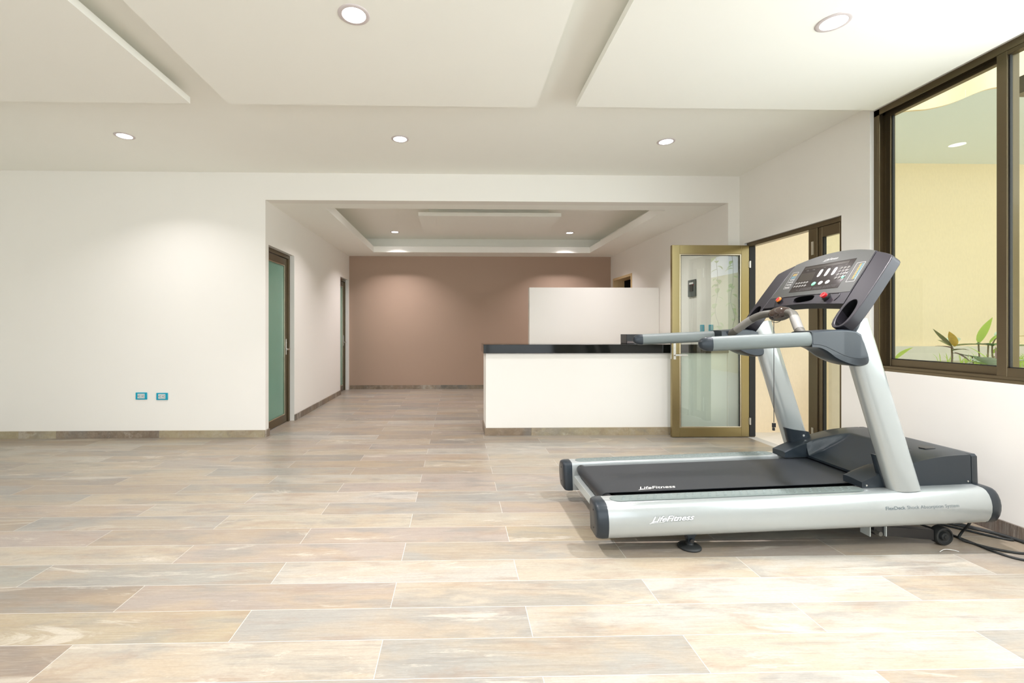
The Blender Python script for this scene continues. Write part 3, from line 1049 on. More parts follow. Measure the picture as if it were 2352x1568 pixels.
# feathery grass
m = MB()
for i in range(420):
    x = random.uniform(5.05, 6.2)
    y = random.uniform(3.95, 4.7)
    a = random.uniform(0, 6.28)
    h = random.uniform(.05, .13)
    b = Vector((x, y, .8205))
    dx = Vector((math.cos(a), math.sin(a), 0)) * h * random.uniform(.3, .9)
    sd = Vector((-math.sin(a), math.cos(a), 0)) * 0.0035
    p1 = b + dx * .5 + Vector((0, 0, h * .7))
    p2 = b + dx + Vector((0, 0, h))
    m.add([tuple(b - sd), tuple(b + sd), tuple(p1 + sd), tuple(p1 - sd), tuple(p2)], [(0, 1, 2, 3), (3, 2, 4)])
o = m.build('grass', M['leafG'], smooth=0)
tag(o, 'feathery green ground cover growing in the raised bed', 'grass', kind='stuff')

# hanging vines outside, mirrored in the glass of the open patio door
m = MB().box(3.36, 4.9, 2.60, 2.68, 2.60, 2.70)
struct('trim_pergola_beam', m, M['bronze'], 'beam carrying the hanging vines outside the window', 'beam')
for i, (vx, vy, ln) in enumerate(((3.62, 2.64, 1.2), (3.95, 2.64, 1.3), (4.20, 2.64, 1.5), (4.45, 2.64, 1.4))):
    t = thing('hanging_vine', (vx, vy, 2.60), 'trailing heart leaved vine hanging outside and mirrored in the open door', 'plant', 'hanging vines mirrored in the glass door')
    pts = []
    k = 10
    for j in range(k + 1):
        pts.append((vx + 0.03 * math.sin(j * 1.3 + i), vy + 0.03 * math.cos(j * 1.7 + i), 2.61 - ln * j / k))
    MB().tube(smooth_path(pts, 3), 0.0035, 5).build('stem', M['stem'], t)
    m = MB()
    for j in range(int(ln * 15)):
        q = pts[min(k, int(j / (ln * 15) * k) + 1)]
        a = random.uniform(0, 6.28)
        leaf(m, (q[0], q[1], q[2] + random.uniform(-.05, .05)), (math.cos(a), math.sin(a), random.uniform(-.6, .1)), random.uniform(.09, .13), random.uniform(.06, .085), .8)
    m.build('foliage', M['leafG'], t, smooth=60)

# ------------------------------------------------------------------ TREADMILL
PT = 0.0316
TX, TY, TZ = .797, 2.803, .087
cP, sP = math.cos(PT), math.sin(PT)


def T(u, v, w):
    """deck frame: u along the belt to the motor, v across (+ is far), w up from the rail bottom"""
    return (TX + u * cP - w * sP, TY + v, TZ + u * sP + w * cP)


tread = thing('treadmill', (TX + 1.03, TY, 0), 'silver and charcoal treadmill standing on the tile floor by the window', 'treadmill')

# rail section, outer side at negative v (near rail)
RP = [(-.300, .000), (-.300, .170), (-.303, .181), (-.312, .187), (-.385, .187), (-.408, .184), (-.424, .175), (-.437, .157), (-.447, .130), (-.4515, .100), (-.450, .070), (-.443, .040), (-.432, .016), (-.420, .003), (-.405, -.003), (-.380, -.003)]
RL = 2.055


def rail_surface(a, b, off=0.0006):
    """a along, b = height w on the near outer face -> world"""
    pts = sorted([(w_, v_) for v_, w_ in RP[5:14]])
    for i in range(len(pts) - 1):
        if pts[i][0] <= b <= pts[i + 1][0]:
            k = (b - pts[i][0]) / (pts[i + 1][0] - pts[i][0])
            k2 = k
            v = pts[i][1] + (pts[i + 1][1] - pts[i][1]) * k2
            return T(a, v - off, b)
    return T(a, pts[0][1] if b < pts[0][0] else pts[-1][1], b)


def text_mesh(txt, size=1.0, shear=0.0, offset=0.0):
    cu = bpy.data.curves.new('txt', 'FONT')
    cu.body = txt
    cu.size = size
    cu.shear = shear
    cu.offset = offset
    cu.resolution_u = 4
    ob = bpy.data.objects.new('txt', cu)
    COL.objects.link(ob)
    bpy.context.view_layer.update()
    me = bpy.data.meshes.new_from_object(ob.evaluated_get(bpy.context.evaluated_depsgraph_get()))
    vs = [tuple(v.co) for v in me.vertices]
    fs = [tuple(p.vertices) for p in me.polygons]
    bpy.data.objects.remove(ob)
    bpy.data.curves.remove(cu)
    bpy.data.meshes.remove(me)
    return vs, fs


def place_text(mb, txt, fn, width, height=None, shear=0.0, offset=0.0, swash=False):
    vs, fs = text_mesh(txt, 1.0, shear, offset)
    x0 = min(v[0] for v in vs)
    x1 = max(v[0] for v in vs)
    y1 = max(v[1] for v in vs)
    sx = width / (x1 - x0)
    sy = sx if height is None else height / y1
    out = [fn((v[0] - x0) * sx, v[1] * sy) for v in vs]
    mb.add(out, fs)
    if swash:   # the long tail under the first letters
        H_ = y1 * sy
        poly = [(-.075, -.30), (-.055, -.34), (.0, -.22), (.10, -.20), (.29, -.20), (.27, -.12), (.10, -.11), (.045, -.10), (.02, .02), (-.01, .0), (-.02, -.12)]
        mb.add([fn(p * width, q * H_) for p, q in poly], [tuple(range(len(poly)))])


for side in (-1, 1):
    sg = -side     # near rail (side -1) uses the section as is

    def R(u, v, w, sg=sg):
        return T(u, v * sg, w)
    m = MB()
    n = 14
    m.loft([[R(RL * i / n, v, w) for v, w in RP] for i in range(n + 1)])
    rail = m.build('side_rail', M['silver'], tread, smooth=35)
    # end caps, slightly larger and rounded off
    for u0, sgn, name in ((0.0, -1, 'rear'), (RL, 1, 'front')):
        rings = []
        cv, cw = -.375, .092
        for d, k in ((0.0, 1.012), (0.030, 1.012), (0.046, .985), (0.056, .93), (0.060, .85)):
            rings.append([R(u0 + sgn * d, cv + (v - cv) * k, cw + (w - cw) * k) for v, w in RP])
        m = MB().loft(rings)
        cap = m.build('end_cap', M['slate'], rail, smooth=50)
        if sgn < 0:
            for q in (.045, .14):
                MB().cyl(R(-.0595, -.375, q), (-1, 0, 0), .0045, .0025, 12).build('screw', M['black'], rail, smooth=0)
    # traction strip with raised ovals
    m = MB()
    u0, u1, v0, v1 = .050, 1.418, -.400, -.318
    r = (v1 - v0) / 2
    vm = (v0 + v1) / 2
    arc = [(u0 + r + r * 1.3 * math.cos(a), vm + r * math.sin(a)) for a in [math.pi / 2 + math.pi * i / 12 for i in range(13)]]
    arc += [(u1 - r + r * 1.3 * math.cos(a), vm + r * math.sin(a)) for a in [-math.pi / 2 + math.pi * i / 12 for i in range(13)]]
    rg0 = [R(p, q, .1872) for p, q in arc]
    rg1 = [R(p, q, .1892) for p, q in arc]
    cu_ = (u0 + u1) / 2
    rg2 = [R(cu_ + (p - cu_) * .997, vm + (q - vm) * .94, .1900) for p, q in arc]
    m.loft([rg0, rg1, rg2])
    nb = 30
    for i in range(nb):
        for row in range(3):
            uu = u0 + .062 + (u1 - u0 - .12) * i / (nb - 1) + (row - 1) * .012
            vv = vm + (row - 1) * .0215
            if uu > u1 - .03 or uu < u0 + .03:
                continue
            c0 = []
            rr = []
            for d, k in ((.1898, 1.0), (.1925, .8), (.1932, .4)):
                rr.append([R(uu + .0095 * k * math.cos(a) + .004 * k * math.sin(a), vv + .0048 * k * math.sin(a), d) for a in [2 * math.pi * j / 8 for j in range(8)]])
            m.loft(rr)
    m.build('traction_strip', M['padgrey'], rail, smooth=50)
    if side == -1:
        m = MB()
        place_text(m, 'LifeFitness', lambda a, b: rail_surface(.224 + a, .091 + b + a * .02, .0007), .228, .031, .45, .05, True)
        m.build('lettering_outline', M['greyprint'], rail, smooth=0)
        m = MB()
        place_text(m, 'LifeFitness', lambda a, b: rail_surface(.2255 + a, .0925 + b + a * .02, .0014), .225, .028, .45, .022, True)
        m.build('lettering', M['white'], rail, smooth=0)
        m = MB()
        place_text(m, 'FlexDeck', lambda a, b: rail_surface(1.476 + a, .1045 + b, .0007), .106, .0165, 0, .012)
        place_text(m, 'Shock Absorption System', lambda a, b: rail_surface(1.592 + a, .1045 + b, .0007), .281, .0165, 0, -.004)
        m.build('lettering', M['greyprint'], rail, smooth=0)
        # small fixing dots near the foot of the upright
    # levelling foot
    fx, fv = .475, -.345
    m = MB()
    zf = T(fx, 0, 0)[2]
    X = T(fx, 0, 0)[0]
    Yf = TY + fv * sg
    m.loft([[(X - .045 + dx * 1, Yf + dy, zf - .002) for dx, dy in ((0, -.028), (.09, -.028), (.09, .028), (0, .028))],
            [(X - .022 + dx * .5, Yf + dy, zf - .030) for dx, dy in ((0, -.022), (.09, -.022), (.09, .022), (0, .022))],
            [(X - .012 + dx * .3, Yf + dy, .030) for dx, dy in ((0, -.018), (.09, -.018), (.09, .018), (0, .018))]])
    foot = m.build('levelling_foot', M['slate'], tread, smooth=30, bevel=.002)
    m = MB()
    m.cyl((X, Yf - .024, .048), (0, -1, 0), .011, .006, 18)
    m.build('pivot_bolt', M['black'], foot)
    m = MB()
    m.lathe((X, Yf, 0.0005), (0, 0, 1), [(.058, 0), (.061, .004), (.060, .010), (.050, .016), (.022, .022), (.016, .034)], 28)
    m.build('foot_pad', M['rubber'], foot, smooth=50)
    # upright
    m = MB()
    rings = []
    n = 24
    for i in range(13):
        k = i / 12
        w_ = .183 + (1.12 - .183) * k
        uc = 1.645 - (1.645 - 1.385) * k
        ha = .0825 - .004 * k
        hb = .044
        ring = []
        for j in range(n):
            a = 2 * math.pi * j / n
            ca, sa = math.cos(a), math.sin(a)
            ex = 2 / 2.6
            pu = ha * math.copysign(abs(ca) ** ex, ca)
            pv = hb * math.copysign(abs(sa) ** ex, sa)
            wl = 1.0885 + ((uc + pu - 1.2975) * .814 - .056) / .581
            ring.append(R(uc + pu, -.378 + pv, min(w_, wl)))
        rings.append(ring)
    m.loft(rings)
    up = m.build('upright', M['silver'], tread, smooth=50)
    m = MB()
    rings = []
    for k in (0, .25, .6, .85, 1):
        w_ = .19 + .16 * k
        uc = 1.645 - .28 * (.16 * k)
        uc = 1.645 - (1.645 - 1.385) * (w_ - .183) / (1.12 - .183)
        ring = []
        for j in range(n):
            a = 2 * math.pi * j / n
            ca, sa = math.cos(a), math.sin(a)
            ex = 2 / 2.6
            ww = w_ + (-.018 * ca if k > .8 else 0)
            ring.append(R(uc + .0850 * math.copysign(abs(ca) ** ex, ca), -.340 + .036 * math.copysign(abs(sa) ** ex, sa), ww))
        rings.append(ring)
    m.loft(rings)
    col = m.build('collar', M['slate'], up, smooth=50)
    m = MB()
    m.cyl(R(1.625, -.3045, .315), (0, -1 if side > 0 else 1, 0), .0075, .002, 16)
    m.build('bolt', M['steel'], col)
    # hand rail
    def octa(u, r1, r2, w_, vc=-.445):
        out = []
        for j in range(20):
            a = 2 * math.pi * j / 20
            ca, sa = math.cos(a), math.sin(a)
            ex = 2 / 3.0
            out.append(R(u, vc + r2 * math.copysign(abs(ca) ** ex, ca), w_ + r1 * math.copysign(abs(sa) ** ex, sa)))
        return out
    m = MB()
    m.loft([octa(u, .0385, .031, 1.012 + (u - .565) * .015) for u in (.565, .70, .85, 1.0, 1.089)])
    hr = m.build('handrail', M['gripgrey'], tread, smooth=40)
    m = MB()
    rs = [octa(.566, .0392, .0317, 1.012)]
    for k in (0.35, .6, .8, .92, 1.0):
        f = math.sqrt(max(0, 1 - k * k)) if k < 1 else .05
        rs.append(octa(.566 - .062 * k, .0392 * (f * .9 + .1), .0317 * (f * .9 + .1), 1.012))
    m.loft(rs)
    m.build('end_cap', M['slate'], hr, smooth=60)
    # bracket between hand rail and upright
    bp = smooth_path([(1.086, 0, 1.062), (1.16, 0, 1.064), (1.25, 0, 1.066), (1.32, 0, 1.058), (1.356, 0, 1.040)], 4) + [(1.377, 0, .97), (1.395, 0, .912)] + smooth_path([(1.397, 0, .897), (1.390, 0, .880), (1.367, 0, .870), (1.335, 0, .869), (1.293, 0, .878), (1.25, 0, .895), (1.209, 0, .917), (1.18, 0, .940), (1.153, 0, .959), (1.12, 0, .974), (1.086, 0, .978)], 3)
    bp = [(p[0], p[2]) for p in bp]
    cu2, cw2 = 1.24, .99
    rings = []
    for vv, k in ((-.330, .90), (-.345, .97), (-.37, 1.0), (-.455, 1.0), (-.468, .975), (-.476, .93)):
        rings.append([R(cu2 + (p - cu2) * k if p > 1.09 else p, vv, cw2 + (q - cw2) * k) for p, q in bp])
    m = MB().loft(rings)
    br = m.build('handrail_bracket', M['slate'], tread, smooth=50)
    # recessed lower edge panel on the outside of the bracket
    low = [(1.0865, .991), (1.13, .986), (1.16, .976), (1.19, .960), (1.22, .944), (1.25, .929), (1.28, .918), (1.31, .911), (1.345, .908), (1.386, .913), (1.383, .935), (1.366, .99), (1.348, 1.034), (1.318, 1.0535), (1.25, 1.0615), (1.16, 1.0605), (1.0865, 1.059)]
    m = MB().prism([(p, q) for p, q in low], lambda p, q, a: R(p, a, q), -.462, -.4768)
    m.build('side_plate', M['slate'], br, smooth=50, bevel=.0045, seg=3)
    # lift arm and wheel
    yb = TY - .335 * sg if False else TY + (-.335) * sg
    m = MB()
    a0 = T(1.50, 0, -.052)
    aw = (2.655, 0, .051)
    h1, h2 = .020, .022
    yy0, yy1 = yb - .018, yb + .018
    if side == 1:
        yy0, yy1 = yb - .018, yb + .018
    m.loft([[(a0[0], y, a0[2] + z) for y, z in ((yy0, -h1), (yy1, -h1), (yy1, h1 + .012), (yy0, h1 + .012))],
            [(aw[0] - .02, y, aw[2] + z) for y, z in ((yy0, -h2), (yy1, -h2), (yy1, h2 + .012), (yy0, h2 + .012))]])
    arm = m.build('lift_arm', M['black'], tread, smooth=30, bevel=.003)
    m = MB()
    bx = T(1.512, 0, 0)[0]
    zr = T(1.512, 0, -.002)[2]
    for dx in (-.047, .043):
        m.box(bx + dx, bx + dx + .005, yb - .030, yb + .030, zr - .075, zr)
    m.box(bx - .047, bx + .048, yb - .030, yb + .030, zr - .006, zr - .001)
    m.build('pivot_bracket', M['greysteel'], arm, smooth=0)
    m = MB().cyl((bx, yb + .03, a0[2] - .004), (0, -1, 0), .012, .075, 18)
    m.build('pivot_bolt', M['bargrey'], arm)
    m = MB()
    wc = (aw[0] + .035, yb + .022, .0505)
    m.lathe(wc, (0, -1, 0), [(.030, -.002), (.044, 0), (.050, .006), (.050, .040), (.047, .046), (.040, .048), (.037, .040), (.024, .036), (.020, .048), (.011, .050), (.010, .054), (.002, .055)], 36)
    m.build('wheel', M['rubber'], tread, smooth=40)

# deck, belt, roller, cross members
BW = .2450


def belt_path():
    """closed loop in (u,w) round both rollers"""
    r = .036
    c1, c2 = (.060, .143), (1.95, .143)
    p = [(c1[0] + r * math.cos(a), c1[1] + r * math.sin(a)) for a in [math.radians(90 + 180 * i / 14) for i in range(15)]]
    p += [(c2[0] + r * math.cos(a), c2[1] + r * math.sin(a)) for a in [math.radians(-90 + 180 * i / 14) for i in range(15)]]
    return p


outer = belt_path()
m = MB()
th = .003
c1, c2 = (.060, .143), (1.95, .143)


def inset(p):
    c = c1 if p[0] < 1 else c2
    dx, dy = p[0] - c[0], p[1] - c[1]
    L_ = math.hypot(dx, dy)
    return (p[0] - dx / L_ * th, p[1] - dy / L_ * th)


inner = [inset(p) for p in outer]
n = len(outer)
vs = []
for v in (-BW, BW):
    vs += [(p[0], v, p[1]) for p in outer]
    vs += [(p[0], v, p[1]) for p in inner]
fs = []
for j in range(n):
    k = (j + 1) % n
    o0, i0, o1, i1 = 0, n, 2 * n, 3 * n
    fs += [(o0 + j, o0 + k, o1 + k, o1 + j), (i0 + k, i0 + j, i1 + j, i1 + k), (o0 + k, o0 + j, i0 + j, i0 + k), (o1 + j, o1 + k, i1 + k, i1 + j)]
m.add([T(*p) for p in vs], fs)
belt = m.build('running_belt', M['belt'], tread, smooth=40)
m = MB()
place_text(m, 'LifeFitness', lambda a, b: T(.262 + a, -.214 + b + .02 * a, .1795), .215, .038, .45, .01, True)
m.build('lettering', mat('worn_white_print', (.55, .55, .52), .6), belt, smooth=0)
m = MB().cyl(T(.060, -.292, .143), (0, 1, 0), .031, .584, 24)
m.build('rear_roller', M['black'], tread)
m = MB()
m.box(.11, 1.88, -.285, .285, .125, .160)
m.v = [T(*p) for p in m.v]
m.build('deck', M['black'], tread, smooth=0)
for a, b in ((.010, .060), (.60, .66), (1.35, 1.41)):
    m2 = MB()
    m2.box(a, b, -.30, .30, .045, .100)
    m = MB()
    m.add([T(*p) for p in m2.v], m2.f)
    m.build('cross_beam', M['greysteel'], tread, smooth=0, bevel=.003)
m = MB()
m2 = MB()
m2.box(1.48, 2.07, -.30, .30, .02, .12)
m.add([T(*p) for p in m2.v], m2.f)
m.build('motor_pan', M['black'], tread, smooth=0)

# motor cover (lobes beside the belt, hollow scoop in the middle)
PROF = [(1.437, .226), (1.49, .249), (1.55, .271), (1.62, .292), (1.70, .314), (1.81, .338), (1.88, .347), (1.945, .353), (2.055, .3545)]


def prof(u):
    if u <= PROF[0][0]:
        return PROF[0][1]
    for i in range(len(PROF) - 1):
        if u <= PROF[i + 1][0]:
            k = (u - PROF[i][0]) / (PROF[i + 1][0] - PROF[i][0])
            return PROF[i][1] + (PROF[i + 1][1] - PROF[i][1]) * k
    return PROF[-1][1]


def sstep(a, b, x):
    t = max(0, min(1, (x - a) / (b - a)))
    return t * t * (3 - 2 * t)


def scoop(u):
    k = max(0, min(1, (u - 1.589) / (1.868 - 1.589)))
    return .200 + (prof(1.868) - .200) * (k ** 1.15)


def hood_w(u, v):
    a = abs(v)
    top = prof(u) - .006 * sstep(.25, .354, a) ** 2
    # lobe inner edge: at the tip |v|=.235, drifting inwards with height
    e = .235 - .030 * sstep(1.55, 1.87, u)
    if u < 1.868:
        s_ = sstep(e - .022, e + .012, a)
        return scoop(u) + (top - scoop(u)) * s_
    return top


US = [1.437, 1.46, 1.49, 1.52, 1.555, 1.589, 1.62, 1.65, 1.68, 1.71, 1.74, 1.77, 1.80, 1.83, 1.855, 1.868, 1.885, 1.92, 1.98, 2.03, 2.055]
VSB = [.354, .350, .335, .30, .27, .250, .240, .232, .224, .216, .208, .200, .19, .178, .12, .06]
VS = [-v for v in VSB] + [0] + VSB[::-1]


def hood_piece(name, us, vs, parent, skirt_w=.186):
    g = MB()
    nu, nv = len(us), len(vs)
    P = [[T(u, v, hood_w(u, v)) for v in vs] for u in us]
    flat = [p for r in P for p in r]
    fs = []
    for i in range(nu - 1):
        for j in range(nv - 1):
            a = i * nv + j
            fs.append((a, a + 1, a + nv + 1, a + nv))
    base = len(flat)
    # skirt
    loop = [(0, j) for j in range(nv)] + [(i, nv - 1) for i in range(1, nu)] + [(nu - 1, j) for j in range(nv - 2, -1, -1)] + [(i, 0) for i in range(nu - 2, 0, -1)]
    sk = [T(us[i], vs[j], skirt_w) for i, j in loop]
    flat += sk
    for q in range(len(loop)):
        q2 = (q + 1) % len(loop)
        i, j = loop[q]
        i2, j2 = loop[q2]
        fs.append((i * nv + j, i2 * nv + j2, base + q2, base + q))
    g.add(flat, fs)
    return g


g = hood_piece('x', [u for u in US if u >= 1.589], VS, tread)
for sgn in (-1, 1):
    vv = sorted([sgn * v for v in VSB if v >= .232])
    # the lobes: inner wall made by the skirt
    us = [u for u in US if u <= 1.589]
    gg = MB()
    nu, nv = len(us), len(vv)
    P = []
    for u in us:
        for v in vv:
            P.append(T(u, v, prof(u) - .006 * sstep(.25, .354, abs(v)) ** 2 - .004 * sstep(.245, .232, abs(v))))
    fs = [(i * nv + j, i * nv + j + 1, (i + 1) * nv + j + 1, (i + 1) * nv + j) for i in range(nu - 1) for j in range(nv - 1)]
    base = len(P)
    loop = [(0, j) for j in range(nv)] + [(i, nv - 1) for i in range(1, nu)] + [(nu - 1, j) for j in range(nv - 2, -1, -1)] + [(i, 0) for i in range(nu - 2, 0, -1)]
    P += [T(us[i], vv[j], .188) for i, j in loop]
    for q in range(len(loop)):
        q2 = (q + 1) % len(loop)
        i, j = loop[q]
        i2, j2 = loop[q2]
        fs.append((i * nv + j, i2 * nv + j2, base + q2, base + q))
    g.add(P, fs)
hood = g.build('motor_cover', M['slate'], tread, smooth=45)
m = MB()
sec = [(-.354, .186), (-.354, .340), (-.345, .350), (.345, .350), (.354, .340), (.354, .186)]
sec2 = [(-.354 + .004, .186), (-.350, .336), (-.340, .346), (.340, .346), (.350, .336), (.350, .186)]
m.loft([[T(2.059, v, w_) for v, w_ in sec], [T(2.088, v, w_) for v, w_ in sec], [T(2.096, v, w_) for v, w_ in sec2]])
m.build('front_cover_strip', M['slate'], hood, smooth=30)
m = MB().prism([(1.965, -.16), (2.010, -.20), (1.985, -.235), (1.925, -.235), (1.92, -.20)], lambda p, q, a: T(p, q, a), .350, .3552)
m.build('latch_recess', M['black'], hood, smooth=0)
for u, w_ in ((2.035, .202), (1.462, .202)):
    MB().cyl(T(u, -.3535, w_), (0, -1, 0), .0048, .003, 14).build('cover_screw', M['steel'], hood)

# ---- console
P0 = Vector((2.0594 - .0, TY, 1.21895))
S_ = Vector((.58085, 0, .81401))
N_ = Vector((-.81401, 0, .58085))


def Fc(v, s, n_):
    """console face frame: v across, s up the face, n_ towards the runner"""
    return tuple(P0 + Vector((0, v, 0)) + S_ * s + N_ * n_)


def plate(mb, outer, holes, n0, n1):
    """flat plate with holes in the console plane, from depth n0 to n1"""
    bm = bmesh.new()
    loops = [outer] + holes
    rings = []
    for lp in loops:
        vs = [bm.verts.new((p[0], p[1], 0)) for p in lp]
        for i in range(len(vs)):
            bm.edges.new((vs[i], vs[(i + 1) % len(vs)]))
        rings.append(vs)
    bmesh.ops.triangle_fill(bm, edges=bm.edges[:], use_beauty=True)
    bm.verts.index_update()
    pts = [(v.co.x, v.co.y) for v in bm.verts]
    tris = [[v.index for v in f.verts] for f in bm.faces]
    rid = [[v.index for v in r] for r in rings]
    bm.free()
    k = len(pts)
    vs = [Fc(p[0], p[1], n0) for p in pts] + [Fc(p[0], p[1], n1) for p in pts]
    fs = [tuple(t_) for t_ in tris] + [tuple(i + k for i in t_[::-1]) for t_ in tris]
    for r in rid:
        for i in range(len(r)):
            a, b = r[i], r[(i + 1) % len(r)]
            fs.append((a, b, b + k, a + k))
    mb.add(vs, fs)


def ell(cv, cs, rv, rs, n=28, tilt=0.0, e=2.0):
    out = []
    for i in range(n):
        a = 2 * math.pi * i / n
        x = rv * math.copysign(abs(math.cos(a)) ** (2 / e), math.cos(a))
        y = rs * math.copysign(abs(math.sin(a)) ** (2 / e), math.sin(a))
        out.append((cv + x * math.cos(tilt) - y * math.sin(tilt), cs + x * math.sin(tilt) + y * math.cos(tilt)))
    return out


console = thing('console', (P0[0], TY, P0[2]), None, None)
console.parent = tread
console.location = Vector((P0[0], TY, P0[2])) - Vector(tread.location)
del_keys = [k for k in ('label', 'category') if k in console]
for k in del_keys:
    del console[k]


def top_arc(v):
    a = abs(v)
    return .5645 - .57 * a * a - (.35 * max(0, a - .30) ** 1.5)


# centre body
cpoly = [(-.331, .141), (-.2, .150), (-.1, .157), (0, .160), (.1, .157), (.2, .150), (.331, .141)] + [(v, top_arc(v)) for v in [.3035 - .607 * i / 22 for i in range(23)]]
slot = ell(.004, .200, .080, .024, 28, math.radians(-3), 3.0)
m = MB()
plate(m, cpoly, [slot], 0, -.052)
m.build('centre_body', M['slate2'], console, smooth=30, bevel=.0022)
m = MB()
m.loft([[Fc(p[0], p[1], -.001) for p in slot], [Fc(p[0], p[1] - .002, -.040) for p in slot]], True, False)
m.add([Fc(p[0], p[1] - .002, -.040) for p in slot], [tuple(range(len(slot)))])
m.build('accessory_slot', M['matblack'], console)
# grey overlay
opoly = [(-.320, .2265), (.320, .2265)] + [(v, top_arc(v) - .0025) for v in [.300 - .600 * i / 22 for i in range(23)]]
m = MB()
plate(m, opoly, [], .0014, -.001)
overlay = m.build('face_panel', M['panelgrey'], console, smooth=0)
# raised rounded tray edge round the buttons
lip = [(-.262, .232), (-.262, .165), (.262, .165), (.262, .232)]
m = MB()
path = smooth_path([Fc(-.25, .168, .001), Fc(-.262, .195, .001), Fc(-.252, .220, .001), Fc(-.2, .225, .001), Fc(0, .230, .001), Fc(.235, .225, .001)], 6)
m.tube(path, .0022, 8)
m.build('tray_lip', M['slate2'], console)
# display
m = MB()
plate(m, [(-.212, .263), (.176, .263), (.189, .477), (-.203, .477)], [], .0024, .0010)
disp = m.build('display', M['disp'], console, smooth=0)
for q, mt in (([(-.168, .449), (.174, .447), (.180, .467), (-.166, .467)], 'lcd'), ([(.044, .350), (.163, .351), (.176, .418), (.056, .417)], 'lcd')):
    m = MB()
    plate(m, q, [], .0030, .0022)
    m.build('screen', M[mt], disp, smooth=0)


def key(name, cv, cs, rv, rs, mt, e=2.0, h=.0045, tilt=0):
    m = MB()
    a = ell(cv, cs, rv, rs, 20, tilt, e)
    b = ell(cv, cs, rv * .86, rs * .86, 20, tilt, e)
    m.loft([[Fc(p[0], p[1], .0022) for p in a], [Fc(p[0], p[1], h) for p in a], [Fc(p[0], p[1], h + .0008) for p in b]])
    return m.build(name, M[mt], disp, smooth=50)


key('start_key', .002, .315, .0155, .0150, 'keygreen')
key('round_key', -.051, .316, .0150, .0145, 'keywhite')
key('round_key', -.104, .316, .0150, .0145, 'keywhite')
ar = MB()
for cv, cs in ((.0095, .398), (-.0465, .397), (-.100, .397)):
    key('rocker_key', cv, cs, .0115, .0300, 'keywhite', 3.2, tilt=math.radians(-4))
    for d, sg in ((.0125, 1), (-.0125, -1)):
        ar.add([Fc(cv - .005, cs + d - .003 * sg, .0056), Fc(cv + .005, cs + d - .003 * sg, .0056), Fc(cv, cs + d + .005 * sg, .0056)], [(0, 1, 2)])
ar.build('arrow_print', M['black'], disp, smooth=0)
for r in range(4):
    for c_ in range(3):
        key('number_key', -.142 - .0245 * c_ - .0022 * r, .412 - .0242 * r, .0093, .0098, 'keygreen' if (r == 3 and c_ == 2) else 'keygrey')
for r in range(2):
    for c_ in range(5):
        key('program_key', .160 - .0227 * c_ - .0015 * r, .3335 - .0255 * r, .0092, .0093, 'keygrey')
m = MB()


def bar(v0, v1, s0, h=.0016, n_=.0030):
    m.add([Fc(v0, s0, n_), Fc(v1, s0, n_), Fc(v1, s0 + h, n_), Fc(v0, s0 + h, n_)], [(0, 1, 2, 3)])


for (a, b, rows, s0) in ((.120, .100, 3, .272), (.092, -.006, 6, .270), (-.016, -.088, 5, .270), (-.096, -.190, 6, .272)):
    for r in range(rows):
        x = a
        while x > b:
            L_ = random.uniform(.006, .016)
            bar(x, max(x - L_, b), s0 + r * .0036, .0011)
            x -= L_ + .003
for x in (.150, .098):
    bar(x, x - .020, .436, .003)
for x in (.0, -.056, -.110, -.160):
    bar(x + .008, x - .008, .4385, .003)
for cv in (.0095, -.0465, -.100):
    bar(cv + .001, cv - .001, .429, .008)
m.build('small_print', mat('dim_grey_print', (.12, .115, .11), .6, spec=.1), disp, smooth=0)
# side tables printed on the overlay
m = MB()


def frame(vl, vr, sb, st, sk):
    t_ = .0012
    q = [(vl, sb), (vr, sb), (vr + sk, st), (vl + sk, st)]
    for i in range(4):
        a, b = Vector(q[i]), Vector(q[(i + 1) % 4])
        d = (b - a).normalized()
        nn = Vector((-d.y, d.x)) * t_
        m.add([Fc(*(a - nn), .0019), Fc(*(b - nn), .0019), Fc(*(b + nn), .0019), Fc(*(a + nn), .0019)], [(0, 1, 2, 3)])


frame(-.243, -.298, .300, .437, .012)
m.build('table_frame', M['keywhite'], overlay, smooth=0)
m = MB()
frame(.257, .205, .302, .440, .014)
m.build('table_frame', M['keywhite'], overlay, smooth=0)
for colr, cols in (('keygrey', (.2, .38)), ('amber', (.52, .64)), ('bluepr', (.76, .88))):
    m = MB()
    for r in range(16):
        for k in cols:
            v = -.243 - .055 * k + .012 * r / 16
            s0 = .318 + r * .0070
            m.add([Fc(v - .0024, s0, .0019), Fc(v + .0024, s0, .0019), Fc(v + .0024, s0 + .0032, .0019), Fc(v - .0024, s0 + .0032, .0019)], [(0, 1, 2, 3)])
    m.build('table_print', M[colr], overlay, smooth=0)
m = MB()
for s0 in (.308, .330, .352, .372):
    for v in (.216, .230, .244):
        m.add([Fc(v - .005, s0, .0019), Fc(v + .006, s0, .0019), Fc(v + .007, s0 + .010, .0019), Fc(v - .004, s0 + .007, .0019)], [(0, 1, 2, 3)])
m.build('table_print', M['keywhite'], overlay, smooth=0)
for mt, ss in (('bluepr', (.388, .398)), ('amber', (.410, .420))):
    m = MB()
    for s0 in ss:
        for v in (.226, .238, .250):
            m.add([Fc(v - .004, s0, .0019), Fc(v + .004, s0, .0019), Fc(v + .004, s0 + .006, .0019), Fc(v - .004, s0 + .006, .0019)], [(0, 1, 2, 3)])
    m.build('table_print', M[mt], overlay, smooth=0)
m = MB()
place_text(m, 'LifeFitness', lambda a, b: Fc(.052 - a, .500 + b, .0019), .105, .0165, .45, .01, True)
m.build('lettering', M['keywhite'], overlay, smooth=0)
